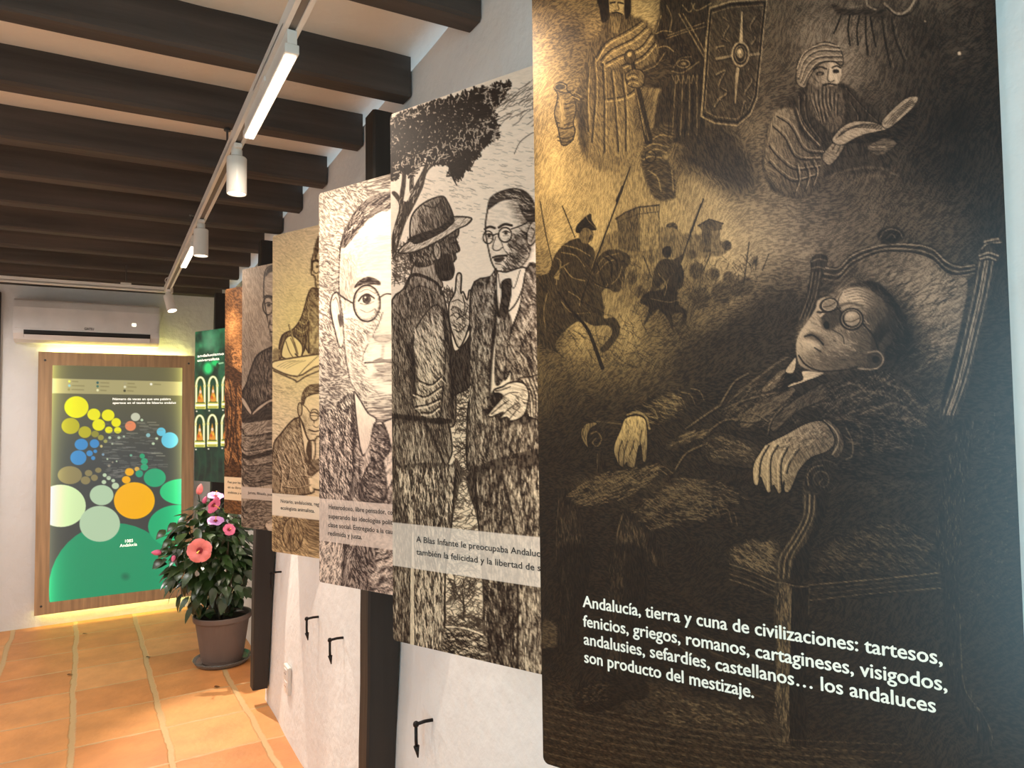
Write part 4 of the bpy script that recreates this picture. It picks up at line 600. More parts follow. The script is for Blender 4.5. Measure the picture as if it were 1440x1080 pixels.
def picture_bubbles(X, Y, lx, lz, W, H):
    """back-lit bubble chart; lx, lz are metres across and up the screen"""
    c = Canvas(X, Y, (80, 78, 70), (80, 78, 70), 0., 0, 7); n = c.X.size; lx, lz = lx.ravel(), lz.ravel()
    k = sst(0, .45, (lz - .55 * H) / H)[:, None]; c.flat[:] = np.array((66, 68, 66)) * (1 - k) + np.array((104, 98, 66)) * k; c.fa[:] = 1
    c.fr(50, 480, 6); i, m = c.mask(c.c([(100, 311), (1290, 343), (1290, 459), (100, 437)]), 1.); c.put(i, m, col=(176, 164, 112))
    Yl, Ol, Bl, Lb, Gr, Og, Tn, Wh, Mg = (244, 236, 10), (188, 178, 24), (62, 140, 200), (100, 196, 222), (40, 168, 116), (250, 178, 20), (142, 128, 84), (196, 214, 176), (168, 204, 160)
    for q in ((345, 555, 102, 92, Yl), (492, 617, 55, 50, Yl), (612, 624, 54, 49, Yl), (533, 705, 54, 50, Yl), (680, 685, 40, 38, Yl), (618, 748, 32, 29, Yl), (693, 750, 31, 27, Yl), (295, 714, 76, 68, Ol), (416, 766, 54, 49, Ol), (502, 782, 32, 28, (150, 144, 50)), (551, 812, 25, 23, (160, 152, 60)), (590, 843, 16, 15, (170, 165, 80)),
              (843, 638, 39, 35, (206, 206, 178)), (801, 714, 46, 42, (236, 138, 90)), (1060, 763, 38, 36, Lb), (1132, 834, 71, 67, Lb), (950, 792, 18, 17, (140, 190, 190)), (386, 870, 56, 48, Bl), (497, 863, 40, 37, Bl), (361, 982, 68, 62, Bl), (456, 945, 27, 25, Bl), (486, 985, 18, 17, Bl), (504, 928, 16, 15, Bl),
              (900, 968, 22, 21, Gr), (918, 1012, 29, 27, Gr), (918, 1062, 32, 28, Gr), (626, 813, 13, 12, Wh), (703, 813, 13, 12, Wh), (897, 664, 12, 11, Wh), (1022, 820, 13, 11, Wh), (993, 863, 13, 11, Wh), (555, 885, 11, 12, (210, 190, 120)), (570, 955, 11, 11, (130, 160, 180)), (805, 962, 11, 10, (120, 180, 150)), (620, 1050, 12, 11, (150, 140, 120)), (745, 803, 9, 8, Wh), (648, 864, 8, 8, Wh), (606, 993, 8, 8, Wh), (650, 1020, 8, 8, (150, 140, 120)), (684, 1012, 7, 7, Wh)):
        dots(c, (50, 480, 6), [q])
        if q[2] > 15: c.fr(50, 480, 6); c.ell(q[0], q[1], q[2] - 3, q[3] - 3, None, edge=None); c.strokes([(q[0] - q[2] * .3, q[1] - 6), (q[0] + q[2] * .3, q[1] - 6), (q[0] + q[2] * .3, q[1] + 8), (q[0] - q[2] * .3, q[1] + 8)], 0, 1, 1, .5)
    for q in ((237, 40, 84, 62, Tn), (345, 76, 33, 28, Tn), (366, 26, 26, 22, Tn), (406, 58, 24, 22, Tn), (433, 6, 22, 18, Tn), (477, 40, 14, 13, Wh), (505, 60, 15, 14, Wh), (472, 88, 16, 14, Wh), (536, 78, 13, 12, Wh), (551, 114, 25, 22, Wh), (648, 18, 31, 27, Og), (626, 72, 30, 26, Og), (700, -2, 17, 15, (236, 180, 70)), (716, 30, 26, 25, (40, 160, 120)), (823, 58, 76, 64, Gr)): dots(c, (50, 660, 4.909), [q])
    for q in ((545, 830, 455, 460, (24, 152, 104)), (985, 395, 208, 150, (32, 176, 116)), (175, 252, 172, 146, (214, 238, 176)), (456, 178, 82, 70, (184, 210, 172)), (443, 376, 140, 124, (184, 210, 172)), (682, 216, 141, 127, (255, 182, 8)), (1010, 155, 152, 89, (44, 196, 124))):
        dots(c, (50, 660, 4.909), [q]); c.fr(50, 660, 4.909)
    c.fr(50, 660, 4.909); c.ell(545, 830, 455, 460, None); a = c.c([(0, 0)])
    # row of legend entries, tiny captions between the bubbles
    c.fr(80, 520, 8); r = c.rng
    for x, y, col, L in ((140, 130, (240, 230, 90), 60), (140, 178, (150, 200, 200), 130), (135, 222, (150, 140, 80), 130), (458, 145, (40, 90, 90), 90), (458, 186, (60, 110, 90), 90), (458, 230, (240, 235, 180), 60), (765, 153, (170, 160, 120), 70), (765, 192, (230, 225, 190), 90), (762, 236, (70, 65, 40), 60), (1060, 162, (250, 245, 225), 70)):
        c.ell(x, y, 14, 14, f=1., col=col); c.line([(x + 35, y), (x + 35 + L, y + 4)], 13, col=(118, 108, 62), al=.5, sm=False)
    c.fr(50, 480, 6)
    for k in range(120):
        u, v = r.random(2); x = 560 + u * 480; y = 690 + v * 390
        if (abs(x - 801) < 60 and y < 770) or x + 40 > 1040 - 0 * y and 720 < y < 910: continue
        L = 30 + 50 * r.random(); c.line([(x, y), (x + L, y + L * .02)], 6, col=(150, 148, 138), al=.42, sm=False)
    for x, y, L in ((860, 688, 60), (945, 683, 70), (880, 715, 70), (960, 705, 80), (640, 865, 90), (980, 945, 90), (1020, 965, 70), (770, 775, 90)): c.line([(x, y), (x + L, y + 1)], 7, col=(180, 176, 150), al=.6, sm=False)
    for k in range(40):
        u, v = r.random(2); c.fr(50, 660, 4.909); x = 470 + 130 * u; y = 0 + 60 * v; c.line([(x, y), (x + 30, y)], 4, col=(160, 156, 146), al=.4, sm=False)
    c.fr(50, 660, 4.909); c.ell(620, 740, 24, 20, f=6, col=(18, 110, 78))
    # edge-lit acrylic: glow along both sides painted into the chart colours
    d = np.minimum(np.minimum(lx, W - lx), 9.); e = np.exp(-d / .05)[:, None]; lum = c.flat.mean(1)[:, None] / 255
    c.flat[:] = c.flat * (1 + .42 * e) + e * np.array((78, 76, 22)) * (.35 + .6 * sst(.3 * H, .6 * H, lz)[:, None])
    b = np.exp(-np.minimum(lz, 9.) / .06)[:, None] * .0
    return np.clip(c.flat * (1 + b), 0, 255)

def picture_shrines(X, Y):
    c = Canvas(X, Y, (40, 110, 70), (40, 110, 70), 0., 0, 9); c.fr(260, 450, 3.724)
    k = sst(450, 640, c.Y)[:, None]; c.flat[:] = np.array((30, 92, 58)) * (1 - k) + np.array((14, 40, 26)) * k; c.fa[:] = 1
    nz = c.smooth_noise(16, 3)[:, None]; c.flat[:] = np.clip(c.flat * (1 + .9 * nz), 0, 255)
    c.ell(130, 110, 34, 60, f=14, col=(110, 160, 120), al=.7); c.ell(122, 252, 24, 32, f=5, col=(50, 220, 120)); c.ell(158, 225, 20, 16, f=4, col=(30, 210, 110)); c.ell(172, 240, 8, 16, f=1.5, col=(6, 60, 24)); c.line([(180, 228), (200, 224)], 8, col=(210, 240, 190), al=.8)
    for q in range(6): c.line([(70 + 34 * q, 690), (80 + 30 * q, 760), (64 + 36 * q, 850)], 9, col=(30, 66, 40), al=.6)
    for cx, cy in ((82, 0), (148, -3), (220, -6), (292, -9), (364, -12), (78, 200), (144, 197), (216, 194), (288, 191), (360, 188)):
        y = 300 + cy; W = (250, 248, 214); G = (226, 214, 90)
        a = np.linspace(np.pi, 2 * np.pi, 12); arch = [(cx + 22 * np.cos(t), y + 44 + 44 * np.sin(t)) for t in a]
        c.line([(cx - 22, y + 160)] + arch + [(cx + 22, y + 160)], 12, col=G, sm=False); c.line([(cx - 22, y + 160)] + arch + [(cx + 22, y + 160)], 8, col=W, sm=False)
        c.ell(cx - 22, y + 46, 7, 8, f=1, col=(240, 230, 150)); c.ell(cx + 22, y + 46, 7, 8, f=1, col=(240, 230, 150))
        c.poly([(cx, y + 44), (cx + 8, y + 84), (cx + 16, y + 128), (cx - 15, y + 128), (cx - 8, y + 84)], col=(232, 150, 50)); c.ell(cx, y + 76, 6, 9, f=1, col=(250, 214, 180)); c.ell(cx - 6, y + 108, 7, 9, f=1, col=(214, 96, 24)); c.ell(cx + 5, y + 100, 5, 8, f=1, col=(250, 190, 60))
        c.poly([(cx - 26, y + 134), (cx + 26, y + 134), (cx + 28, y + 166), (cx - 28, y + 166)], sm=False, col=(240, 232, 120)); c.line([(cx - 20, y + 134), (cx + 20, y + 134)], 6, col=(96, 104, 20), sm=False); c.line([(cx - 24, y + 147), (cx + 24, y + 147)], 9, col=(255, 252, 236), sm=False); c.line([(cx - 20, y + 159), (cx + 20, y + 159)], 5, col=(150, 140, 30), sm=False)
        c.ell(cx - 20, y + 178, 5, 4, f=1, col=(240, 224, 200))
    return np.clip(c.flat, 0, 255)
# ---------------------------------------------------------------- picking a place from a pixel of the 1440 x 1080 frame
def ray(px, py): return RF + (px - 720) / F * RR - (py - 540) / F * RU
def on_plane(px, py, n, d):
    v = ray(px, py); n = np.array(n, float); return CAM + v * ((d - CAM @ n) / (v @ n))
def on_floor(px, py, z=0.): return on_plane(px, py, (0, 0, 1), z)
def on_back(px, py, y): return on_plane(px, py, (0, 1, 0), y)
def wall_x(z): return .722 + .045 * min(max(z, 0) / .9, 1) + .022 * max(0, (z - .9) / 1.5)
def on_wall(px, py):
    x = .75
    for _ in range(8): p = on_plane(px, py, (1, 0, 0), x); x = wall_x(p[2])
    return p
# ---------------------------------------------------------------- materials
MATS = {}
def mat(name, col, rough=.6, metal=0., spec=.5, bump=None, vary=None, emit=None, coat=0., trans=0., alpha=1.):
    """col in sRGB 0-255; bump=(scale, strength, distance); vary=(scale, amount, (sx,sy,sz))"""
    if name in MATS: return MATS[name]
    m = D.materials.new(name); m.use_nodes = True; nt = m.node_tree; b = nt.nodes['Principled BSDF']; L = nt.links
    c = (*map(float, s2l(col)), 1.); b.inputs['Base Color'].default_value = c; b.inputs['Roughness'].default_value = rough; b.inputs['Metallic'].default_value = metal
    b.inputs['Specular IOR Level'].default_value = spec; b.inputs['Coat Weight'].default_value = coat; b.inputs['Transmission Weight'].default_value = trans; b.inputs['Alpha'].default_value = alpha
    tc = nt.nodes.new('ShaderNodeTexCoord')
    def noise(scale, sv=(1, 1, 1), detail=4):
        mp = nt.nodes.new('ShaderNodeMapping'); mp.inputs['Scale'].default_value = sv; L.new(tc.outputs['Object'], mp.inputs[0])
        n = nt.nodes.new('ShaderNodeTexNoise'); n.inputs['Scale'].default_value = scale; n.inputs['Detail'].default_value = detail; L.new(mp.outputs[0], n.inputs['Vector']); return n
    vary = vary or (9, .06, (1, 1, 1))
    n = noise(vary[0], vary[2]); mx = nt.nodes.new('ShaderNodeMix'); mx.data_type = 'RGBA'; mx.blend_type = 'MULTIPLY'; mx.inputs[0].default_value = 1.
    rp = nt.nodes.new('ShaderNodeMapRange'); rp.inputs[1].default_value = .3; rp.inputs[2].default_value = .7; rp.inputs[3].default_value = 1 - vary[1]; rp.inputs[4].default_value = 1 + vary[1]
    L.new(n.outputs[0], rp.inputs[0]); mx.inputs[6].default_value = c; L.new(rp.outputs[0], mx.inputs[7]); L.new(mx.outputs[2], b.inputs['Base Color'])
    if bump:
        nb = noise(bump[0], bump[3] if len(bump) > 3 else (1, 1, 1)); bp = nt.nodes.new('ShaderNodeBump'); bp.inputs['Strength'].default_value = bump[1]; bp.inputs['Distance'].default_value = bump[2]
        L.new(nb.outputs[0], bp.inputs['Height']); L.new(bp.outputs[0], b.inputs['Normal'])
    if emit: b.inputs['Emission Color'].default_value = (*map(float, s2l(emit[0])), 1); b.inputs['Emission Strength'].default_value = emit[1]
    MATS[name] = m; return m
def print_mat(name, rough=.5, spec=.35, emit=0.):
    m = D.materials.new(name); m.use_nodes = True; nt = m.node_tree; b = nt.nodes['Principled BSDF']
    a = nt.nodes.new('ShaderNodeAttribute'); a.attribute_name = 'ink'
    b.inputs['Roughness'].default_value = rough; b.inputs['Specular IOR Level'].default_value = spec
    if emit:
        b.inputs['Base Color'].default_value = (.03, .03, .03, 1); nt.links.new(a.outputs['Color'], b.inputs['Emission Color']); b.inputs['Emission Strength'].default_value = emit
    else:
        n = nt.nodes.new('ShaderNodeTexNoise'); n.inputs['Scale'].default_value = 400; mx = nt.nodes.new('ShaderNodeMix'); mx.data_type = 'RGBA'; mx.blend_type = 'OVERLAY'; mx.inputs[0].default_value = .12
        nt.links.new(a.outputs['Color'], mx.inputs[6]); nt.links.new(n.outputs[0], mx.inputs[7]); nt.links.new(mx.outputs[2], b.inputs['Base Color'])
    return m
PLASTER = mat('white_plaster', (230, 227, 224), .9, bump=(22, .45, .012), vary=(3, .035, (1, 1, 1)))
CEIL = mat('ceiling_plaster', (232, 222, 208), .9, bump=(10, .5, .02), vary=(2.5, .04, (1, 1, 1)))
BEAM = mat('dark_stained_beam', (72, 63, 57), .75, bump=(6, .35, .01, (.4, 6, 6)), vary=(4, .35, (.35, 5, 5)))
POST = mat('dark_stained_post', (40, 33, 28), .6, bump=(6, .3, .006, (6, 6, .5)), vary=(4, .25, (6, 6, .4)))
OAK = mat('oak_board', (186, 150, 112), .5, vary=(5, .22, (9, 9, .5)), bump=(8, .1, .004, (9, 9, .5)))
WHITE = mat('white_enamel', (226, 220, 212), .35)
WPLAST = mat('white_plastic', (228, 224, 222), .28, coat=.3)
BLACK = mat('black_slot', (22, 20, 18), .6)
IRON = mat('black_iron', (34, 28, 26), .5, metal=.6, bump=(60, .3, .002))
CHAN = mat('grey_track_channel', (120, 112, 104), .5)
WIRE = mat('grey_steel_wire', (96, 92, 90), .4, metal=.7)
LED = mat('led_diffuser', (255, 250, 236), .4, emit=((255, 244, 222), 6.))
LENS = mat('spot_lens', (255, 250, 236), .4, emit=((255, 244, 214), 5.))
POT = mat('taupe_plastic_pot', (112, 96, 88), .55)
SOIL = mat('dark_soil', (52, 40, 30), .95, bump=(60, .8, .01))
STEM = mat('grey_brown_stem', (96, 84, 66), .8)
LEAF = mat('hibiscus_leaf', (44, 66, 32), .28, vary=(7, .5, (1, 1, 1)), spec=.7)
PINK = mat('coral_pink_petal', (248, 140, 138), .6, vary=(20, .12, (1, 1, 1)))
ROSE = mat('rose_petal', (226, 110, 150), .6, vary=(20, .12, (1, 1, 1)))
LILAC = mat('lilac_petal', (206, 150, 214), .6, vary=(20, .12, (1, 1, 1)))
HEART = mat('crimson_flower_heart', (140, 24, 40), .6)
STAM = mat('yellow_stamen', (236, 190, 90), .6)
CLEAR = mat('clear_plastic_saucer', (190, 180, 170), .15, trans=.8)
DARKLEAF = mat('dry_dark_leaf', (58, 40, 26), .8)
BOARD = mat('panel_edge', (206, 198, 180), .5)
BLKBOARD = mat('panel_back', (60, 56, 52), .6)
INKD = mat('caption_black', (44, 38, 36), .6)
INKW = mat('caption_white', (246, 240, 226), .6)
DOORW = mat('dark_door_wood', (48, 42, 40), .5, vary=(4, .2, (6, 6, .4)))
# ---------------------------------------------------------------- mesh helpers
def new_obj(name, me, m, parent=None):
    o = D.objects.new(name, me); C.objects.link(o)
    if m is not None: me.materials.append(m)
    if parent is not None: o.parent = parent
    return o
def obj(name, bm, m, parent=None, smooth=False):
    me = D.meshes.new(name); bmesh.ops.recalc_face_normals(bm, faces=bm.faces); bm.to_mesh(me); bm.free()
    if smooth: me.polygons.foreach_set('use_smooth', [True] * len(me.polygons))
    return new_obj(name, me, m, parent)
def tag(o, label, cat, group=None, kind=None):
    o['label'] = label; o['category'] = cat
    if group: o['group'] = group
    if kind: o['kind'] = kind
    return o
def thing(name, label, cat, loc=(0, 0, 0), rz=0., group=None):
    o = D.objects.new(name, None); C.objects.link(o); o.location = loc; o.rotation_euler = (0, 0, rz); return tag(o, label, cat, group)
def box(bm, lo, hi, bev=0., M=None, seg=2):
    lo, hi = Vector(lo), Vector(hi); r = bmesh.ops.create_cube(bm, size=1.); vs = r['verts']
    for v in vs: v.co = Vector((lo[i] + (v.co[i] + .5) * (hi[i] - lo[i]) for i in range(3)))
    if bev: 
        es = list({e for v in vs for e in v.link_edges}); g = bmesh.ops.bevel(bm, geom=es, offset=bev, segments=seg, affect='EDGES', profile=.5); vs = list({v for f in g['faces'] for v in f.verts} | {v for v in vs if v.is_valid})
    if M is not None:
        for v in vs: v.co = M @ v.co
    return vs
def tube(bm, pts, r, n=8, cap=True, r2=None):
    pts = [Vector(p) for p in pts]; rings = []; up = Vector((0, 0, 1)); m = len(pts)
    for i, p in enumerate(pts):
        t = (pts[min(i + 1, m - 1)] - pts[max(i - 1, 0)]).normalized(); a = t.cross(up if abs(t.z) < .95 else Vector((1, 0, 0))).normalized(); b = t.cross(a)
        rr = r if r2 is None else r + (r2 - r) * i / (m - 1)
        rings.append([bm.verts.new(p + (a * math.cos(k * math.tau / n) + b * math.sin(k * math.tau / n)) * rr) for k in range(n)])
    for A, B in zip(rings, rings[1:]):
        for k in range(n): bm.faces.new((A[k], A[(k + 1) % n], B[(k + 1) % n], B[k]))
    if cap: bm.faces.new(rings[0]); bm.faces.new(rings[-1])
def lathe(bm, prof, n=32, M=None, close=False):
    rings = []
    for r, z in prof: rings.append([bm.verts.new((r * math.cos(k * math.tau / n), r * math.sin(k * math.tau / n), z)) for k in range(n)])
    for A, B in zip(rings, rings[1:]):
        for k in range(n): bm.faces.new((A[k], A[(k + 1) % n], B[(k + 1) % n], B[k]))
    if close: bm.faces.new(rings[0]); bm.faces.new(rings[-1])
    if M is not None:
        for R in rings:
            for v in R: v.co = M @ v.co
def add_box(name, lo, hi, m, parent=None, bev=0.): bm = bmesh.new(); box(bm, lo, hi, bev); return obj(name, bm, m, parent)
def grid(name, P, m, parent=None, cols=None, smooth=True):
    """P: (rows, cols, 3) array of points -> one quad grid, optional per-vertex colour (linear)"""
    h, w_, _ = P.shape; me = D.meshes.new(name); n = h * w_; me.vertices.add(n); me.vertices.foreach_set('co', P.reshape(-1).astype(np.float32))
    a = (np.arange(h - 1)[:, None] * w_ + np.arange(w_ - 1)[None]).ravel(); q = np.stack([a, a + 1, a + 1 + w_, a + w_], 1).ravel(); nf = len(a)
    me.loops.add(4 * nf); me.loops.foreach_set('vertex_index', q.astype(np.int32)); me.polygons.add(nf); me.polygons.foreach_set('loop_start', np.arange(0, 4 * nf, 4, dtype=np.int32))
    if smooth: me.polygons.foreach_set('use_smooth', np.ones(nf, bool))
    me.update(calc_edges=True); me.validate()
    if cols is not None:
        at = me.color_attributes.new('ink', 'FLOAT_COLOR', 'POINT'); c4 = np.ones((n, 4), np.float32); c4[:, :3] = s2l(cols); at.data.foreach_set('color', c4.ravel())
    return new_obj(name, me, m, parent)
def text_mesh(s, bold=0.):
    cu = D.curves.new('t', 'FONT'); cu.body = s; cu.size = 1.; cu.offset = bold; cu.resolution_u = 3; cu.fill_mode = 'FRONT'; o = D.objects.new('t', cu); C.objects.link(o)
    bpy.context.view_layer.update(); dg = bpy.context.evaluated_depsgraph_get(); me = D.meshes.new_from_object(o.evaluated_get(dg)); D.objects.remove(o); D.curves.remove(cu)
    v = np.empty(len(me.vertices) * 3, np.float32); me.vertices.foreach_get('co', v); v = v.reshape(-1, 3); f = [list(p.vertices) for p in me.polygons]; D.meshes.remove(me); return v, f
def lettering(parent, lines, m, y=-.0014, name='caption_line', bold=.012):
    """lines: (text, part of it that ends at u1, u0, u1, baseline height, cap height) in the panel's own metres"""
    cap = text_mesh('H')[0][:, 1].max(); out = None
    for s, vis, u0, u1, z, ch in lines:
        V, Fc = [], []; n = 0
        v, f = text_mesh(s); vv = text_mesh(vis)[0]; x0 = v[:, 0].min(); sx = (u1 - u0) / (vv[:, 0].max() - x0); sy = ch / cap
        for k, (dx, dz) in enumerate(((0, 0), (bold, 0), (-bold, 0), (0, bold * .7), (0, -bold * .7)) if bold else ((0, 0),)):   # heavier strokes: the glyph laid over itself
            V.append(np.stack([u0 + (v[:, 0] - x0) * sx + dx * sy, np.full(len(v), y - 8e-6 * k), z + v[:, 1] * sy + dz * sy], 1)); Fc += [[i + n for i in q] for q in f]; n += len(v)
        me = D.meshes.new(name); me.from_pydata(np.vstack(V).tolist(), [], Fc); me.update(); out = new_obj(name, me, m, parent)
    return out
def struct(o, label=None, cat=None):
    o['kind'] = 'structure'
    if label: o['label'] = label; o['category'] = cat
    return o
# ---------------------------------------------------------------- room shell
YB = 6.035; ZC = 2.538; XL = -1.7; YF = -2.4
def floor_mat():
    m = D.materials.new('terracotta_tiles'); m.use_nodes = True; nt = m.node_tree; L = nt.links; b = nt.nodes['Principled BSDF']
    N = lambda t, **k: nt.nodes.new(t)
    def M(op, a, b_=None, c=None):
        n = nt.nodes.new('ShaderNodeMath'); n.operation = op
        for i, q in enumerate((a, b_, c)):
            if q is None: continue
            if isinstance(q, (int, float)): n.inputs[i].default_value = q
            else: L.new(q, n.inputs[i])
        return n.outputs[0]
    tc = N('ShaderNodeTexCoord'); wn = N('ShaderNodeTexNoise'); wn.inputs['Scale'].default_value = 3.5; L.new(tc.outputs['Object'], wn.inputs['Vector'])
    wf = N('ShaderNodeTexNoise'); wf.inputs['Scale'].default_value = 28; L.new(tc.outputs['Object'], wf.inputs['Vector'])
    sp = N('ShaderNodeSeparateXYZ'); L.new(tc.outputs['Object'], sp.inputs[0]); x, y = sp.outputs[0], sp.outputs[1]
    wob = M('MULTIPLY_ADD', M('SUBTRACT', wn.outputs[0], .5), .03, M('MULTIPLY', M('SUBTRACT', wf.outputs[0], .5), .012))
    gx = M('DIVIDE', M('ADD', M('ADD', M('MULTIPLY_ADD', M('SUBTRACT', y, 4.), .0235, x), .123 + 3.7), wob), .370)
    ix = M('FLOOR', gx); fx = M('ABSOLUTE', M('SUBTRACT', M('SUBTRACT', gx, ix), .5))
    gy = M('DIVIDE', M('ADD', M('ADD', M('MULTIPLY_ADD', x, -.02, y), 7.7 - 3.755 + .02), wob), .385)
    iy = M('FLOOR', gy); fy = M('ABSOLUTE', M('SUBTRACT', M('SUBTRACT', gy, iy), .5))
    mr = lambda v, a, c: (lambda n: (L.new(v, n.inputs[0]), n.inputs[1].__setattr__('default_value', a), n.inputs[2].__setattr__('default_value', c), n.outputs[0])[-1])(N('ShaderNodeMapRange'))
    joint = M('MAXIMUM', mr(fx, .455, .472), M('MULTIPLY', mr(fy, .474, .489), .85))
    cmb = N('ShaderNodeCombineXYZ'); L.new(ix, cmb.inputs[0]); L.new(iy, cmb.inputs[1]); wh = N('ShaderNodeTexWhiteNoise'); L.new(cmb.outputs[0], wh.inputs['Vector'])
    ramp = N('ShaderNodeValToRGB'); L.new(wh.outputs['Value'], ramp.inputs[0])
    for i, (p, c) in enumerate(((0, (196, 128, 72)), (.5, (208, 142, 82)), (1, (216, 154, 96)))):
        e = ramp.color_ramp.elements[i] if i < 2 else ramp.color_ramp.elements.new(p); e.position = p; e.color = (*map(float, s2l(c)), 1)
    st = N('ShaderNodeTexNoise'); st.inputs['Scale'].default_value = 6; st.inputs['Detail'].default_value = 8; L.new(tc.outputs['Object'], st.inputs['Vector'])
    mul = N('ShaderNodeMix'); mul.data_type = 'RGBA'; mul.blend_type = 'MULTIPLY'; mul.inputs[0].default_value = 1; L.new(ramp.outputs[0], mul.inputs[6]); L.new(M('MULTIPLY_ADD', st.outputs[0], .7, .65), mul.inputs[7])
    mx = N('ShaderNodeMix'); mx.data_type = 'RGBA'; L.new(joint, mx.inputs[0]); L.new(mul.outputs[2], mx.inputs[6]); mx.inputs[7].default_value = (*map(float, s2l((196, 160, 112))), 1)
    L.new(mx.outputs[2], b.inputs['Base Color']); b.inputs['Roughness'].default_value = .48
    bp = N('ShaderNodeBump'); bp.inputs['Strength'].default_value = .6; bp.inputs['Distance'].default_value = .006; L.new(M('ADD', M('MULTIPLY', joint, -1.), M('MULTIPLY', wf.outputs[0], .5)), bp.inputs['Height']); L.new(bp.outputs[0], b.inputs['Normal'])
    return m
struct(add_box('floor', (XL - .1, YF - .1, -.1), (1.1, YB + .1, 0), floor_mat()), 'square terracotta floor tiles with pale wide joints', 'floor')
struct(add_box('ceiling', (XL - .1, YF - .1, ZC), (1.1, YB + .1, ZC + .1), CEIL), 'white plaster ceiling between the dark beams', 'ceiling')
def wall_grid():
    ys = np.concatenate([np.arange(YF, 3.84, .06), np.arange(3.86, YB + .02, .06)]); zs = np.arange(0, ZC + .01, .05); r = np.random.default_rng(3)
    P = np.zeros((len(zs), len(ys), 3)); g = r.random((20, 60)) - .5
    for i, z in enumerate(zs):
        for j, y in enumerate(ys):
            u, v = (y - YF) / .25, z / .25; a, b = int(u), int(v); fu, fv = u - a, v - b; fu, fv = fu * fu * (3 - 2 * fu), fv * fv * (3 - 2 * fv); a %= 58; b %= 18
            nz = (g[b, a] * (1 - fu) + g[b, a + 1] * fu) * (1 - fv) + (g[b + 1, a] * (1 - fu) + g[b + 1, a + 1] * fu) * fv
            P[i, j] = (wall_x(z) + .010 * nz + .004 + (.09 if y > 3.85 else 0), y, z)
    return P
struct(grid('wall_right', wall_grid(), PLASTER), 'uneven white plaster wall behind the slanted panels', 'wall')
struct(add_box('wall_back', (XL - .1, YB, 0), (1.1, YB + .1, ZC), PLASTER), 'white plaster end wall behind the bubble chart', 'wall')
struct(add_box('wall_front', (XL - .1, YF - .1, 0), (1.1, YF, ZC), PLASTER))
bm = bmesh.new(); box(bm, (XL - .1, YF, 0), (XL, -1.9, ZC)); box(bm, (XL - .1, -.9, 0), (XL, YB, ZC)); box(bm, (XL - .1, -1.9, 2.1), (XL, -.9, ZC)); struct(obj('wall_left', bm, PLASTER))
d = struct(add_box('door_1', (-1.55, YB - .03, .0), (-.645, YB - .002, 2.36), DOORW, bev=.004), 'dark wooden door at the left edge beside the air conditioner', 'door')
for z0, z1 in ((.15, 1.0), (1.15, 2.2)): add_box('door_panel', (-1.42, YB - .04, z0), (-.78, YB - .03, z1), DOORW, d, .006)
# ---------------------------------------------------------------- ceiling beams
BY = [-1.66, -1.2, -.74, -.28, .18, .64, 1.10, 1.557, 2.015, 2.475, 2.955, 3.37, 3.80, 4.28, 4.73, 5.18, 5.62, 6.0]
ORD = {7: 'dark beam cut off by the top edge, nearest of the row', 8: 'dark beam over the near end of the front light bar', 9: 'dark beam above the dark tree of the two men panel', 10: 'dark beam ending beside the large portrait panel',
       11: 'dark beam above the nearest cylinder spotlight', 12: 'dark beam just beyond the nearest cylinder spotlight', 13: 'dark beam over the second cylinder spotlight', 14: 'dark beam just beyond the second cylinder spotlight', 15: 'third dark beam counted from the end wall', 16: 'second dark beam counted from the end wall', 17: 'farthest dark beam, touching the end wall'}
rnd = random.Random(5)
for i, y in enumerate(BY):
    bm = bmesh.new(); n = 26; x0, x1 = XL + .002, wall_x(2.45) - .002; rings = []
    wd = .078 + rnd.uniform(-.006, .006); zb = 2.42 + rnd.uniform(-.004, .004)
    for k in range(n + 1):
        x = x0 + (x1 - x0) * k / n; dy = -.032 * (x - .8) / 1.05; j = lambda: dy + rnd.uniform(-.0022, .0022); c = .008
        rings.append([bm.verts.new(q) for q in ((x, y - wd + j(), ZC - .0004), (x, y - wd + j(), zb + c), (x, y - wd + c + j(), zb), (x, y - c + j(), zb), (x, y + j(), zb + c), (x, y + j(), ZC - .0004))])
    for A, B in zip(rings, rings[1:]):
        for q in range(6): bm.faces.new((A[q], A[(q + 1) % 6], B[(q + 1) % 6], B[q]))
    bm.faces.new(rings[0]); bm.faces.new(rings[-1])
    o = obj('ceiling_beam', bm, BEAM); struct(o); tag(o, ORD.get(i, 'dark ceiling beam overhead behind the camera'), 'beam', 'dark ceiling beams')
# ---------------------------------------------------------------- posts on the right wall
def post(y, label):
    bm = bmesh.new(); z0, z1 = .085, 2.375; n = 12; R = []
    for k in range(n + 1):
        z = z0 + (z1 - z0) * k / n; xw = wall_x(z) - .002; xo = .653 + .034 * (z - .1) / 2.3 + rnd.uniform(-.0015, .0015)
        R.append([bm.verts.new(q) for q in ((xw, y, z), (xo + .006, y, z), (xo, y + .006, z), (xo, y + .075, z), (xw, y + .08, z))])
    for A, B in zip(R, R[1:]):
        for q in range(5): bm.faces.new((A[q], A[(q + 1) % 5], B[(q + 1) % 5], B[q]))
    bm.faces.new(R[0]); bm.faces.new(R[-1]); tag(obj('wooden_post', bm, POST), label, 'post', 'dark posts on the wall')
post(1.99, 'dark wooden post behind the two men panel, the nearer one'); post(3.755, 'dark wooden post beside the potted hibiscus')
post(5.50, 'dark wooden post below the green shrine panel')
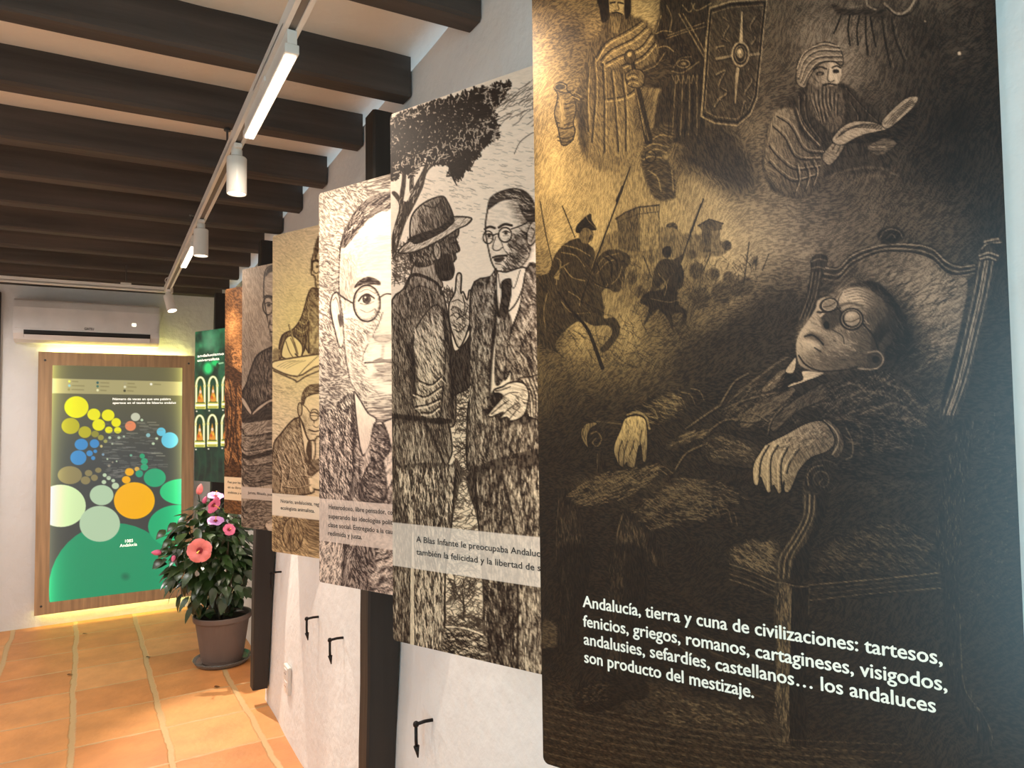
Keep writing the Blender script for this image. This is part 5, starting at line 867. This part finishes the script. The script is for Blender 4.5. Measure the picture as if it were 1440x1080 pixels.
# ---------------------------------------------------------------- hooks and outlet
def hook(px, py, label):
    p = on_wall(px, py); x = wall_x(p[2]) + .004; t = thing('wall_hook', label, 'hook', (x, p[1], p[2]), 0, 'iron hooks on the wall'); k = 1.
    bm = bmesh.new(); tube(bm, [(.012, 0, .040), (-.02, 0, .042), (-.046, 0, .040)], .0048, 8); bmesh.ops.create_uvsphere(bm, u_segments=8, v_segments=6, radius=.0085, matrix=Matrix.Translation((-.046, 0, .040))); obj('pin', bm, IRON, t, True)
    bm = bmesh.new(); tube(bm, [(-.046, 0, .042), (-.046, .0, .0), (-.045, 0, -.022)], .0046, 8); tube(bm, [(-.045, 0, -.016), (-.043, 0, -.03), (-.041, 0, -.046)], .0085, 8, r2=.002); obj('hook_arm', bm, IRON, t, True)
hook(606, 1035, 'black iron hook low on the wall under the two men panel'); hook(480, 913, 'black iron hook under the large portrait panel, left of the nearer post')
hook(446, 882, 'black iron hook above and right of the wall outlet'); hook(393, 816, 'small black iron hook just right of the post by the hibiscus')
p = on_wall(405, 955); t = thing('wall_outlet', 'small white power outlet low on the wall between the two posts', 'outlet', (wall_x(p[2]) + .001, p[1], p[2]))
bm = bmesh.new(); box(bm, (-.012, -.042, -.062), (.006, .042, .062), .004); obj('cover_plate', bm, WHITE, t)
for z in (.028, -.028):
    bm = bmesh.new(); box(bm, (-.0145, -.024, z - .022), (-.008, .024, z + .022), .002); s = obj('socket', bm, WPLAST, t)
    for y in (-.009, .009): bm = bmesh.new(); tube(bm, [(-.0152, y, z), (-.012, y, z)], .003, 8); obj('socket_hole', bm, BLACK, s)
p = on_wall(365, 368); bm = bmesh.new(); tube(bm, [(wall_x(2.2) - .008, p[1], 1.9), (wall_x(2.3) - .008, p[1], 2.30)], .011, 12); tag(obj('wall_conduit', bm, WHITE, None, True), 'short white conduit rising above the reader panel', 'pipe')
# ---------------------------------------------------------------- lighting tracks
XT, ZT = .33, 2.265
def track(name, label, a, b, group=None):
    """three-channel rail hung under the beams; a, b ends of its underside centre"""
    a, b = Vector(a), Vector(b); L = (b - a).length; rz = math.atan2((b - a).y, (b - a).x); t = thing(name, label, 'track', a, rz, group); h, wd = .032, .036
    bm = bmesh.new(); box(bm, (0, -wd / 2, .008), (L, wd / 2, h)); box(bm, (0, -wd / 2, 0), (L, -.008, .012)); box(bm, (0, .008, 0), (L, wd / 2, .012)); obj('rail', bm, WHITE, t)
    add_box('channel', (0, -.008, .004), (L, .008, .009), CHAN, t)
    for x in (0, L): add_box('end_cap', (x - .006, -wd / 2 - .001, -.001), (x + .006, wd / 2 + .001, h + .001), WHITE, t, .002)
    return t
t = track('lighting_track', 'long white lighting track running above the slanted panels', (XT, -.6, ZT), (XT, 4.93, ZT))
for y, dx in ((.9, 0), (2.47, 0), (3.60, 0)):
    zt = 2.42 if y != 3.60 else 2.42
    q = obj('suspension_wire', (lambda bm: (tube(bm, [(y + .6, -.012, .03), (y + .6, -.012, zt - ZT)], .0035, 8), tube(bm, [(y + .6, -.012, zt - ZT - .006), (y + .6, -.012, zt - ZT)], .011, 10), bm)[-1])(bmesh.new()), WIRE, t)
    bm = bmesh.new(); tube(bm, [(y + .6, -.012 + .02 * math.cos(k * math.tau / 14), .05 + .02 * math.sin(k * math.tau / 14)) for k in range(15)], .003, 6); obj('hanger_ring', bm, WHITE, t, True)
bm = bmesh.new(); tube(bm, [(5.42, .02 * math.cos(k * math.tau / 14), .05 + .02 * math.sin(k * math.tau / 14)) for k in range(15)], .003, 6); obj('hanger_ring', bm, WHITE, t, True)
t2 = track('lighting_track', 'white lighting track crossing in front of the air conditioner', (XL + .05, 4.98, ZT), (.36, 4.98, ZT))
bm = bmesh.new(); tube(bm, [(1.75, .0, .03), (1.75, .0, 2.42 - ZT)], .0035, 8); obj('suspension_wire', bm, WIRE, t2)
add_box('wire_grip', (1.72, -.015, .03), (1.78, .015, .045), WHITE, t2, .003)
def spotlight(y, label, aim, x=XT, power=26, tilt=(0, 0), cone=84):
    t = thing('track_spotlight', label, 'spotlight', (x, y, ZT), 0, 'cylinder spotlights on the track')
    bm = bmesh.new(); box(bm, (-.012, -.03, -.014), (.012, .03, -.0003), .003); obj('adapter', bm, WHITE, t)
    bm = bmesh.new(); lathe(bm, [(.014, -.036), (.016, -.034), (.016, -.014), (.014, -.012)], 20, close=True); obj('swivel_neck', bm, WHITE, t, True)
    M = Matrix.Translation((0, 0, -.036)) @ Matrix.Rotation(tilt[0], 4, 'X') @ Matrix.Rotation(tilt[1], 4, 'Y')
    bm = bmesh.new(); lathe(bm, [(.001, 0), (.026, 0), (.0285, -.003), (.0285, -.108), (.027, -.111), (.0255, -.110), (.0255, -.104)], 28, M); h = obj('housing', bm, WHITE, t, False)
    bm = bmesh.new(); lathe(bm, [(.0255, -.106), (.0001, -.106)], 28, M); obj('lens', bm, LENS, t)
    p = Vector((x, y, ZT)) + M @ Vector((0, 0, -.122)); spot('spot_lamp', p, aim, power, cone); return t
def light_bar(y0, y1, label, power):
    t = thing('linear_track_light', label, 'light bar', (XT, y0, ZT), 0, 'light bars on the track'); L = y1 - y0
    bm = bmesh.new(); box(bm, (-.010, .0, -.03), (.010, L, -.0005)); box(bm, (-.015, 0, -.05), (.015, L, -.03), .002); obj('housing', bm, WHITE, t)
    add_box('diffuser', (-.0112, .012, -.0535), (.0112, L - .012, -.0495), LED, t, .001)
    bm = bmesh.new(); box(bm, (-.014, L * .5 - .03, -.014), (.014, L * .5 + .03, -.0003), .003); obj('adapter', bm, WHITE, t)
    a = area('bar_lamp', (XT, (y0 + y1) / 2, ZT - .058), (0, 0, 0), .026, L, power, WARM)
spotlight(.95, 'white cylinder spotlight on the track above the sleeping man panel', (.60, .80, 1.7), power=26)
light_bar(1.47, 1.99, 'long lit white light bar, the nearer of the two on the track', 8)
spotlight(2.19, 'nearest visible white cylinder spotlight, beyond the long light bar', (.74, 1.50, .5), power=36, cone=50)
spotlight(3.10, 'white cylinder spotlight beside the short lit bar farther down the track', (.74, 2.45, .5), power=60, cone=50)
light_bar(3.36, 3.86, 'lit white light bar farther down the track', 8)
spotlight(4.86, 'small tilted white spotlight at the far end of the track by the air conditioner', (.74, 3.45, .4), power=260, tilt=(-.35, -.2), cone=50)
# ---------------------------------------------------------------- slanted exhibition panels
A = math.radians(25.733); TN = np.array([math.sin(A), -math.cos(A), 0.]); NN = np.array([math.cos(A), math.sin(A), 0.]); PZ = .971; PH = 1.148
def panel(x, y, label, paint, us, nv, W, ink_lines, ink, bandpx=None, group='printed panels in a slanted row'):
    p0 = np.array([x, y, 0.]); t = thing('exhibition_panel', label, 'panel', (x, y, PZ), math.atan2(TN[1], TN[0]), group)
    hit = lambda px, py: (lambda q: ((q - p0) @ TN, q[2] - PZ))(on_plane(px, py, NN, p0 @ NN))
    R = .009; th = .006; K = 8; out = []
    for cx, cz, a0 in ((R, R, 180), (W - R, R, 270), (W - R, PH - R, 0), (R, PH - R, 90)):
        for k in range(K + 1): a = math.radians(a0 + 90 * k / K); out.append((cx + R * math.cos(a), cz + R * math.sin(a)))
    bm = bmesh.new(); f1 = [bm.verts.new((u, 0, z)) for u, z in out]; f2 = [bm.verts.new((u, th, z)) for u, z in out]; bm.faces.new(f1); bm.faces.new(f2)
    for k in range(len(out)): bm.faces.new((f1[k], f1[(k + 1) % len(out)], f2[(k + 1) % len(out)], f2[k]))
    obj('board', bm, BOARD, t)
    us = np.array(us); vs = np.linspace(0, PH, nv); U, V = np.meshgrid(us, vs[::-1])
    Pw = p0 + U[..., None] * TN; Pw[..., 2] = PZ + V; q = Pw - CAM; dz = q @ RF; X = 720 + F * (q @ RR) / dz; Y = 540 - F * (q @ RU) / dz
    if bandpx is None: cols = paint(X, Y)
    else: cols = paint(X, Y, V, (hit(*bandpx[1])[1], hit(*bandpx[0])[1]))
    G = np.stack([U, np.full(U.shape, -.0007), V], -1)
    PRINT = GLOSSY if bandpx is None else MATTE
    for cx, cz, sx, sz in ((R, R, -1, -1), (W - R, R, 1, -1), (W - R, PH - R, 1, 1), (R, PH - R, -1, 1)):
        du, dv = (G[..., 0] - cx) * sx, (G[..., 2] - cz) * sz; r = np.hypot(du, dv); m = (du > 0) & (dv > 0) & (r > R)
        G[m, 0] = cx + (G[m, 0] - cx) * R / r[m]; G[m, 2] = cz + (G[m, 2] - cz) * R / r[m]
    grid('printed_picture', G, PRINT, t, cols, smooth=False)
    L = []
    for s, vis, a, b, ch in ink_lines:
        u0, z0 = hit(*a); u1 = hit(*b)[0]; L.append((s, vis, u0, u1, z0, ch))
    if L: lettering(t, L, ink, bold=.02 if ink is INKW else .012)
    xr = W - .03; d = (wall_x(1.6) - (x + xr * TN[0])) / NN[0]; 
    for z in (.3, .9): add_box('mounting_bracket', (xr - .03, th, z - .02), (xr, th + max(d, .012), z + .02), IRON, t)
    return t
GLOSSY = print_mat('satin_printed_panel', .30, .34); MATTE = print_mat('matte_printed_panel', .6, .2)
def usplit(n1, uv, n2, W): return np.concatenate([np.linspace(0, uv, n1), np.linspace(uv, W, n2 + 1)[1:]]) if n2 else np.linspace(0, W, n1)
WM = lambda x: (.757 - x) / TN[0]
panel(.527, .836, 'large dark panel of a man asleep in an armchair, nearest of the row', picture_sleeper, usplit(700, .545, 0, .545), 1080, .545,
      [('Andalucía, tierra y cuna de civilizaciones: tartesos,',) * 2 + ((820.5, 853), (1325.5, 943), .0148), ('fenicios, griegos, romanos, cartagineses, visigodos,',) * 2 + ((821, 880.3), (1332, 975), .0148),
       ('andalusies, sefardíes, castellanos… los andaluces',) * 2 + ((822, 905.5), (1316, 1004), .0148), ('son producto del mestizaje.',) * 2 + ((822.8, 930.8), (1060.5, 984), .0148)], INKW)
panel(.539, 1.451, 'printed panel of two men talking under a dark tree, one in a hat', picture_conversation, usplit(230, .235, 110, WM(.539)), 800, WM(.539),
      [('A Blas Infante le preocupaba Andalucía, pero', 'A Blas Infante le preocupaba Andaluc', (586, 762), (759.9, 784), .0122), ('también la felicidad y la libertad de sus gentes.', 'también la felicidad y la libertad de s', (586.2, 779.7), (760.7, 801), .0122)], INKD, ((552.4, 734.2), (552.4, 795)))
panel(.545, 2.075, 'printed portrait panel of a large face with round glasses and tie', picture_portrait, usplit(130, .205, 60, WM(.545)), 600, WM(.545),
      [('Heterodoxo, libre pensador, comprometido,', 'Heterodoxo, libre pensador, co', (463, 715.5), (552.6, 725), .0130), ('superando las ideologías políticas y la', 'superando las ideologías polít', (462.6, 728.4), (552.6, 737), .0130),
       ('clase social. Entregado a la causa de todos,', 'clase social. Entregado a la cau', (462.2, 740.6), (552.6, 750), .0130), ('redimida y justa.', 'redimida y justa.', (462, 752.4), (509.6, 758), .0130)], INKD, ((450.4, 700.8), (450.2, 760.2)))
panel(.524, 2.642, 'yellowish printed panel of a man writing in an open book', picture_notary, usplit(110, .20, 50, WM(.524)), 560, WM(.524),
      [('Notario, andalucista, regionalista,', 'Notario, andalucista, reg', (395.2, 706.7), (449, 711), .0122), ('ecologista animalista.', 'ecologista animalista.', (395.2, 716.2), (442.8, 720), .0122)], INKD, ((383.6, 693.6), (383.6, 724.4)))
panel(.524, 3.305, 'grey printed panel of a reader behind a stack of books', picture_reader, usplit(76, .18, 40, WM(.524)), 440, WM(.524),
      [('Jurista, filósofo, poeta', 'Jurista, filósofo, poe', (348.8, 694.4), (383, 697), .0115)], INKD, ((340.4, 684), (340.4, 700.4)))
panel(.528, 3.853, 'brown and gold printed panel of clouds over trees, farthest of the row', picture_landscape, usplit(60, .17, 40, WM(.528)), 360, WM(.528),
      [('Fue por las tierras', 'Fue por las', (320.7, 679.2), (338.9, 681), .0115), ('en su libro andaluz', 'en su libro', (320.7, 686.4), (338.9, 688), .0115), ('andaluza y universal', 'andaluza y u', (320.7, 693.6), (339.2, 695), .0115)], INKD, ((315.6, 670), (315.6, 702)))
# back-lit green panel beyond them
gx, gy = .525, 5.24; p0 = np.array([gx, gy, 0.]); q0 = on_plane(273, 676, NN, p0 @ NN); q1 = on_plane(274.5, 466.5, NN, p0 @ NN)
t = thing('illuminated_sign', 'green back-lit panel with rows of white arched shrines', 'light panel', (q0[0], q0[1], q0[2]), math.atan2(TN[1], TN[0])); W, Hh = .50, q1[2] - q0[2]
add_box('casing', (0, .001, 0), (W, .04, Hh), BLKBOARD, t, .003)
U, V = np.meshgrid(np.linspace(0.002, W - .002, 130), np.linspace(Hh - .002, .002, 330)); Pw = np.array([q0[0], q0[1], 0]) + U[..., None] * TN; Pw[..., 2] = q0[2] + V; q = Pw - CAM; dz = q @ RF
SIGN = print_mat('lit_green_print', .4, .3, emit=1.0)
grid('lit_picture', np.stack([U, np.full(U.shape, -.0006), V], -1), SIGN, t, picture_shrines(720 + F * (q @ RR) / dz, 540 - F * (q @ RU) / dz), False)
WLIT = mat('lit_white_lettering', (255, 250, 235), .5, emit=((255, 252, 236), 1.2))
hit = lambda px, py: (lambda q: ((q - np.array([q0[0], q0[1], 0])) @ TN, q[2] - q0[2]))(on_plane(px, py, NN, np.array([q0[0], q0[1], 0]) @ NN))
L = []
for s, vis, a, b in (('andalucismo histórico', 'andalucismo', (278, 502.6), (315, 500)), ('universalista', 'universalista', (278, 508.8), (308.6, 507))): u0, z0 = hit(*a); L.append((s, vis, u0, hit(*b)[0], z0, .0175))
lettering(t, L, WLIT, bold=.03)
# ---------------------------------------------------------------- bubble chart light box on the end wall
yf = 5.955; a, b = on_back(54, 495, yf), on_back(271, 840, yf); x0, x1, z1, z0 = a[0], b[0], on_back(165, 497.5, yf)[2], on_back(160, 852, yf)[2]
t = thing('light_box', 'lit bubble chart in a wide oak frame on the end wall', 'light box', ((x0 + x1) / 2, yf, z0)); W, Hh = x1 - x0, z1 - z0; ox = -W / 2
sa, sb = on_back(74, 512, yf), on_back(254, 826, yf); sx0, sx1 = sa[0] - (x0 + x1) / 2, sb[0] - (x0 + x1) / 2; sz0, sz1 = on_back(160, 836, yf)[2] - z0, on_back(168, 515.5, yf)[2] - z0
bm = bmesh.new()
for lo, hi in (((ox, 0, 0), (sx0, .035, Hh)), ((sx1, 0, 0), (-ox, .035, Hh)), ((sx0, 0, 0), (sx1, .035, sz0)), ((sx0, 0, sz1), (sx1, .035, Hh))): box(bm, lo, hi)
obj('oak_frame', bm, OAK, t); add_box('backing', (ox + .05, .03, .05), (-ox - .05, .046, Hh - .05), BLKBOARD, t)
U, V = np.meshgrid(np.linspace(sx0, sx1, 270), np.linspace(sz1, sz0, 500)); Pw = np.stack([U + (x0 + x1) / 2, np.full(U.shape, yf), V + z0], -1); q = Pw - CAM; dz = q @ RF
CHART = print_mat('lit_chart_print', .3, .4, emit=.92)
grid('lit_chart', np.stack([U, np.full(U.shape, -.0008), V], -1), CHART, t, picture_bubbles(720 + F * (q @ RR) / dz, 540 - F * (q @ RU) / dz, U - sx0, V - sz0, sx1 - sx0, sz1 - sz0), False)
hb = lambda px, py: (lambda q: (q[0] - (x0 + x1) / 2, q[2] - z0))(on_back(px, py, yf)); L = []
for s, a_, b_, ch in (('Número de veces en que una palabra', (158.5, 562.6), (240.2, 564), .0165), ('aparece en el texto de Ideario andaluz', (158.5, 568), (247.5, 569), .0165), ('1085', (176, 763), (187, 763), .022), ('Andalucía', (168.5, 769.4), (192.6, 769), .022)): u0, zz = hb(*a_); L.append((s, s, u0, hb(*b_)[0], zz, ch))
lettering(t, L, WLIT, y=-.002, bold=.01)
M = Matrix.Rotation(math.radians(90), 4, 'X')
for sx, sz in ((ox + .04, .06), (-ox - .04, .06), (ox + .04, Hh - .06), (-ox - .04, Hh - .06)): bm = bmesh.new(); lathe(bm, [(.0001, .004), (.007, .003), (.008, 0)], 12, Matrix.Translation((sx, -.0, sz)) @ M); obj('frame_screw', bm, WIRE, t)
YG = (.93, .95, .28)
area('chart_edge_glow', ((x0 + x1) / 2, 6.005, z1 - .03), (math.radians(180), 0, 0), W * .9, .02, 2.6, YG)
area('chart_edge_glow', ((x0 + x1) / 2, 6.005, z0 + .03), (0, 0, 0), W * .95, .02, 1.3, YG)
# ---------------------------------------------------------------- air conditioner
ya = 5.84; a, b = on_back(19, 420, ya), on_back(224, 487, ya); ax0, ax1 = a[0], b[0]; az1 = (on_back(20, 416, ya)[2] + on_back(224, 433, ya)[2]) / 2; az0 = (on_back(19, 477, ya)[2] + on_back(219, 488, ya)[2]) / 2
t = thing('air_conditioner', 'white wall air conditioner above the bubble chart', 'air conditioner', ((ax0 + ax1) / 2, YB, az0)); W, Hh = ax1 - ax0, az1 - az0; dp = YB - ya
prof = [(0, 0), (-.10, 0), (-dp + .03, .018), (-dp + .004, .055), (-dp, .075), (-dp + .003, Hh * .8), (-dp + .02, Hh - .012), (-dp + .035, Hh), (0, Hh)]
def extr(name, prof, xa, xb, m, par):
    bm = bmesh.new(); A_ = [bm.verts.new((xa, y, z)) for y, z in prof]; B_ = [bm.verts.new((xb, y, z)) for y, z in prof]; bm.faces.new(A_); bm.faces.new(B_)
    for k in range(len(prof)): bm.faces.new((A_[k], A_[(k + 1) % len(prof)], B_[(k + 1) % len(prof)], B_[k]))
    return obj(name, bm, m, par)
extr('body', prof, -W / 2, W / 2, WPLAST, t)
extr('front_panel', [(-dp + .01, .088), (-dp - .006, .092), (-dp - .004, Hh * .8), (-dp + .014, Hh - .02), (-dp + .03, Hh - .02)], -W / 2 + .012, W / 2 - .012, WPLAST, t)
extr('air_outlet', [(-dp + .028, .022), (-dp + .0005, .056), (-dp - .0035, .080), (-dp + .02, .084), (-dp + .05, .03)], -W / 2 + .06, W / 2 - .06, BLACK, t)
v = extr('louver', [(-dp + .022, .020), (-dp + .002, .046), (-dp - .004, .048), (-dp + .016, .014)], -W / 2 + .062, W / 2 - .062, WPLAST, t)
hb2 = lambda px, py: (lambda q: (q[0] - (ax0 + ax1) / 2, q[2] - az0))(on_back(px, py, ya - .006)); u0, zz = hb2(118.6, 464); u1 = hb2(132, 464)[0]
lettering(t, [('GIATSU', 'GIATSU', u0, u1, zz, .017)], INKD, y=-dp - .0075, name='brand_lettering', bold=.02)
u, zz = hb2(188.5, 457); bm = bmesh.new(); box(bm, (u - .012, -dp - .0072, zz - .010), (u + .012, -dp - .004, zz + .010), .001); obj('display_light', bm, LENS, t)
# ---------------------------------------------------------------- potted hibiscus
pc = np.array([.618, 4.56]); prnd = random.Random(12)
t = thing('potted_hibiscus', 'bushy pink hibiscus in a taupe plastic pot on the floor', 'plant', (pc[0], pc[1], .012))
bm = bmesh.new(); lathe(bm, [(.0001, 0), (.108, 0), (.113, .004), (.114, .02), (.118, .022), (.150, .235), (.152, .24), (.160, .242), (.164, .248), (.165, .272), (.162, .276), (.154, .274), (.150, .262), (.146, .235), (.0001, .235)], 48); obj('pot', bm, POT, t, False)
bm = bmesh.new(); lathe(bm, [(.0001, .246), (.06, .250), (.11, .244), (.147, .240)], 32); obj('soil', bm, SOIL, t, True)
o = tag(obj('plant_saucer', (lambda bm: (lathe(bm, [(.0001, .004), (.14, .004), (.160, .03), (.164, .03), (.146, 0), (.0001, 0)], 40), bm)[-1])(bmesh.new()), CLEAR, None, True), 'clear plastic saucer under the taupe plant pot', 'saucer'); o.location = (pc[0], pc[1], .001)
bm = bmesh.new(); tips = []
def at_plant(px, py, dy=0.): q = on_back(px, py, pc[1] + dy); return Vector((q[0] - pc[0], dy, q[2] - .012))
for k in range(11):
    a = k * 2.4; r0 = .02 + .02 * prnd.random(); e = Vector((.19 * math.cos(a) * (.5 + .6 * prnd.random()), .17 * math.sin(a) * (.5 + .6 * prnd.random()), .52 + .40 * prnd.random()))
    P = [Vector((r0 * math.cos(a), r0 * math.sin(a), .24)), Vector((e.x * .35, e.y * .35, .38)), Vector((e.x * .7, e.y * .7, .24 + (e.z - .24) * .6)), e]; tube(bm, P, .0075, 7, r2=.003); tips.append(P)
obj('stem', bm, STEM, t, True)
bm = bmesh.new()
def leaf(bm, p, d, nrm, L, wd):
    d = d.normalized(); s = d.cross(nrm).normalized(); n = s.cross(d); prof = ((0, .02), (.14, .62), (.32, 1.), (.55, .86), (.78, .48), (1., .0)); rows = []
    for tt, ww in prof:
        c = p + d * (L * tt) - n * (L * .28 * tt * tt); rows.append((bm.verts.new(c + s * (wd * ww) + n * (.16 * wd * ww)), bm.verts.new(c), bm.verts.new(c - s * (wd * ww) + n * (.16 * wd * ww))))
    for A_, B_ in zip(rows, rows[1:]):
        bm.faces.new((A_[0], A_[1], B_[1], B_[0])); bm.faces.new((A_[1], A_[2], B_[2], B_[1]))
n_ = 0
while n_ < 620:
    u, v, w_ = prnd.uniform(-1, 1), prnd.uniform(-1, 1), prnd.uniform(-1, 1); r = math.sqrt(u * u + v * v + w_ * w_)
    if r > 1 or r < .35: continue
    p = Vector((-.045 + .27 * u, .20 * v, .62 + .33 * w_))
    if p.z < .42 and abs(u) < .3 and prnd.random() < .6: continue
    if p.x > .125: p.x = .125 - .1 * prnd.random()
    out = Vector((u, v, w_ * .4 - .25)) + Vector((prnd.uniform(-.5, .5), prnd.uniform(-.5, .5), prnd.uniform(-.6, .2)))
    leaf(bm, p, out, Vector((u * .6, v * .6 - .2, .9)) + Vector((prnd.uniform(-.4, .4),) * 3), prnd.uniform(.06, .105), prnd.uniform(.019, .032)); n_ += 1
for px, py in ((236, 770), (233, 745), (241, 758), (248, 735), (243, 800), (250, 815), (228, 786)): leaf(bm, at_plant(px, py, -.05), Vector((-.7, -.3, -.5)), Vector((0, -.6, .7)), .07, .024)
for a in range(12): leaf(bm, Vector((.06 * math.cos(a), .06 * math.sin(a), .27 + .03 * prnd.random())), Vector((math.cos(a), math.sin(a), .3)), Vector((0, 0, 1)), .06, .026)
for f in bm.faces: f.smooth = True
obj('foliage', bm, LEAF, t)
def flower(px, py, dy, r, face, m, label=None):
    c = at_plant(px, py, dy); f = Vector(face).normalized(); a = f.orthogonal().normalized(); b = f.cross(a); bm = bmesh.new()
    for k in range(5):
        th = k * math.tau / 5 + .3; dd = a * math.cos(th) + b * math.sin(th); ss = f.cross(dd); rows = []
        for tt, ww, dep in ((.05, .10, -.12), (.3, .36, .02), (.6, .58, .14), (.85, .52, .16), (1.02, .22, .08)):
            q = c + dd * (r * tt) + f * (r * dep); rows.append([bm.verts.new(q + ss * (r * ww * e) + f * (r * .05 * math.cos(e * 9 + k))) for e in (-1, -.5, 0, .5, 1)])
        for A_, B_ in zip(rows, rows[1:]):
            for j in range(4): bm.faces.new((A_[j], A_[j + 1], B_[j + 1], B_[j]))
    for g in bm.faces: g.smooth = True
    fl = obj('flower', bm, m, t); 
    if label: fl['label'] = label
    bm = bmesh.new(); lathe(bm, [(.0001, .10), (.16, .12), (.26, .10)], 16, Matrix.Translation(c) @ f.to_track_quat('Z', 'Y').to_matrix().to_4x4() @ Matrix.Scale(r, 4)); obj('flower_heart', bm, HEART, fl, True)
    bm = bmesh.new(); tube(bm, [c, c + f * r * .5 + Vector((0, 0, -.02 * r)), c + f * r * .85 + Vector((0, 0, -.10 * r))], .05 * r, 7); bmesh.ops.create_uvsphere(bm, u_segments=8, v_segments=6, radius=.08 * r, matrix=Matrix.Translation(c + f * r * .85 + Vector((0, 0, -.1 * r)))); obj('stamen', bm, STAM, fl, True)
flower(281, 774, -.24, .066, (-.35, -1, .05), PINK, 'large open coral pink flower'); flower(300, 710, -.16, .05, (.6, -.6, -.3), ROSE, 'rose flower near the top'); flower(303, 698, -.12, .045, (.1, -.4, .9), LILAC, 'lilac flower at the top')
flower(303, 733, -.19, .045, (0, -.5, .9), LILAC, 'lilac flower below the top'); flower(322, 745, -.2, .035, (.2, -.8, .4), ROSE, 'small pink flower at the right')
def bud(px, py, dy, d, L, m):
    c = at_plant(px, py, dy); d = Vector(d).normalized(); bm = bmesh.new(); lathe(bm, [(.0001, 0), (.22, .1), (.30, .35), (.24, .7), (.08, .95), (.0001, 1)], 12, Matrix.Translation(c - d * L / 2) @ d.to_track_quat('Z', 'Y').to_matrix().to_4x4() @ Matrix.Scale(L, 4)); b_ = obj('flower_bud', bm, m, t, True)
    bm = bmesh.new(); tube(bm, [c - d * L / 2, c - d * L * 1.2 + Vector((.02, .05, 0))], .003, 6); obj('bud_stalk', bm, LEAF, b_, True)
bud(220, 777, -.08, (-1, -.1, .12), .055, ROSE); bud(244, 786, -.12, (-.2, -.3, -1), .042, ROSE); bud(281, 688, -.05, (.2, -.1, 1), .065, PINK); bud(288, 703, -.08, (.3, -.2, .9), .045, ROSE)
# ---------------------------------------------------------------- fallen leaves on the tiles
for px, py, lab in ((94, 951, 'dark fallen leaf bit on the joint left of centre'), (116, 893, 'small dark fallen leaf nearest the bubble chart'), (205, 926, 'dark fallen leaf bit left of the plant pot'), (301, 968, 'tiny dark fallen leaf in front of the plant pot')):
    q = on_floor(px, py); bm = bmesh.new(); leaf(bm, Vector((0, 0, .006)), Vector((1, .4, 0)), Vector((0, 0, 1)), .035, .010); bmesh.ops.solidify(bm, geom=list(bm.faces), thickness=.002); o = tag(obj('fallen_leaf', bm, DARKLEAF), lab, 'leaf', 'fallen leaves on the floor'); o.location = (q[0], q[1], .002)
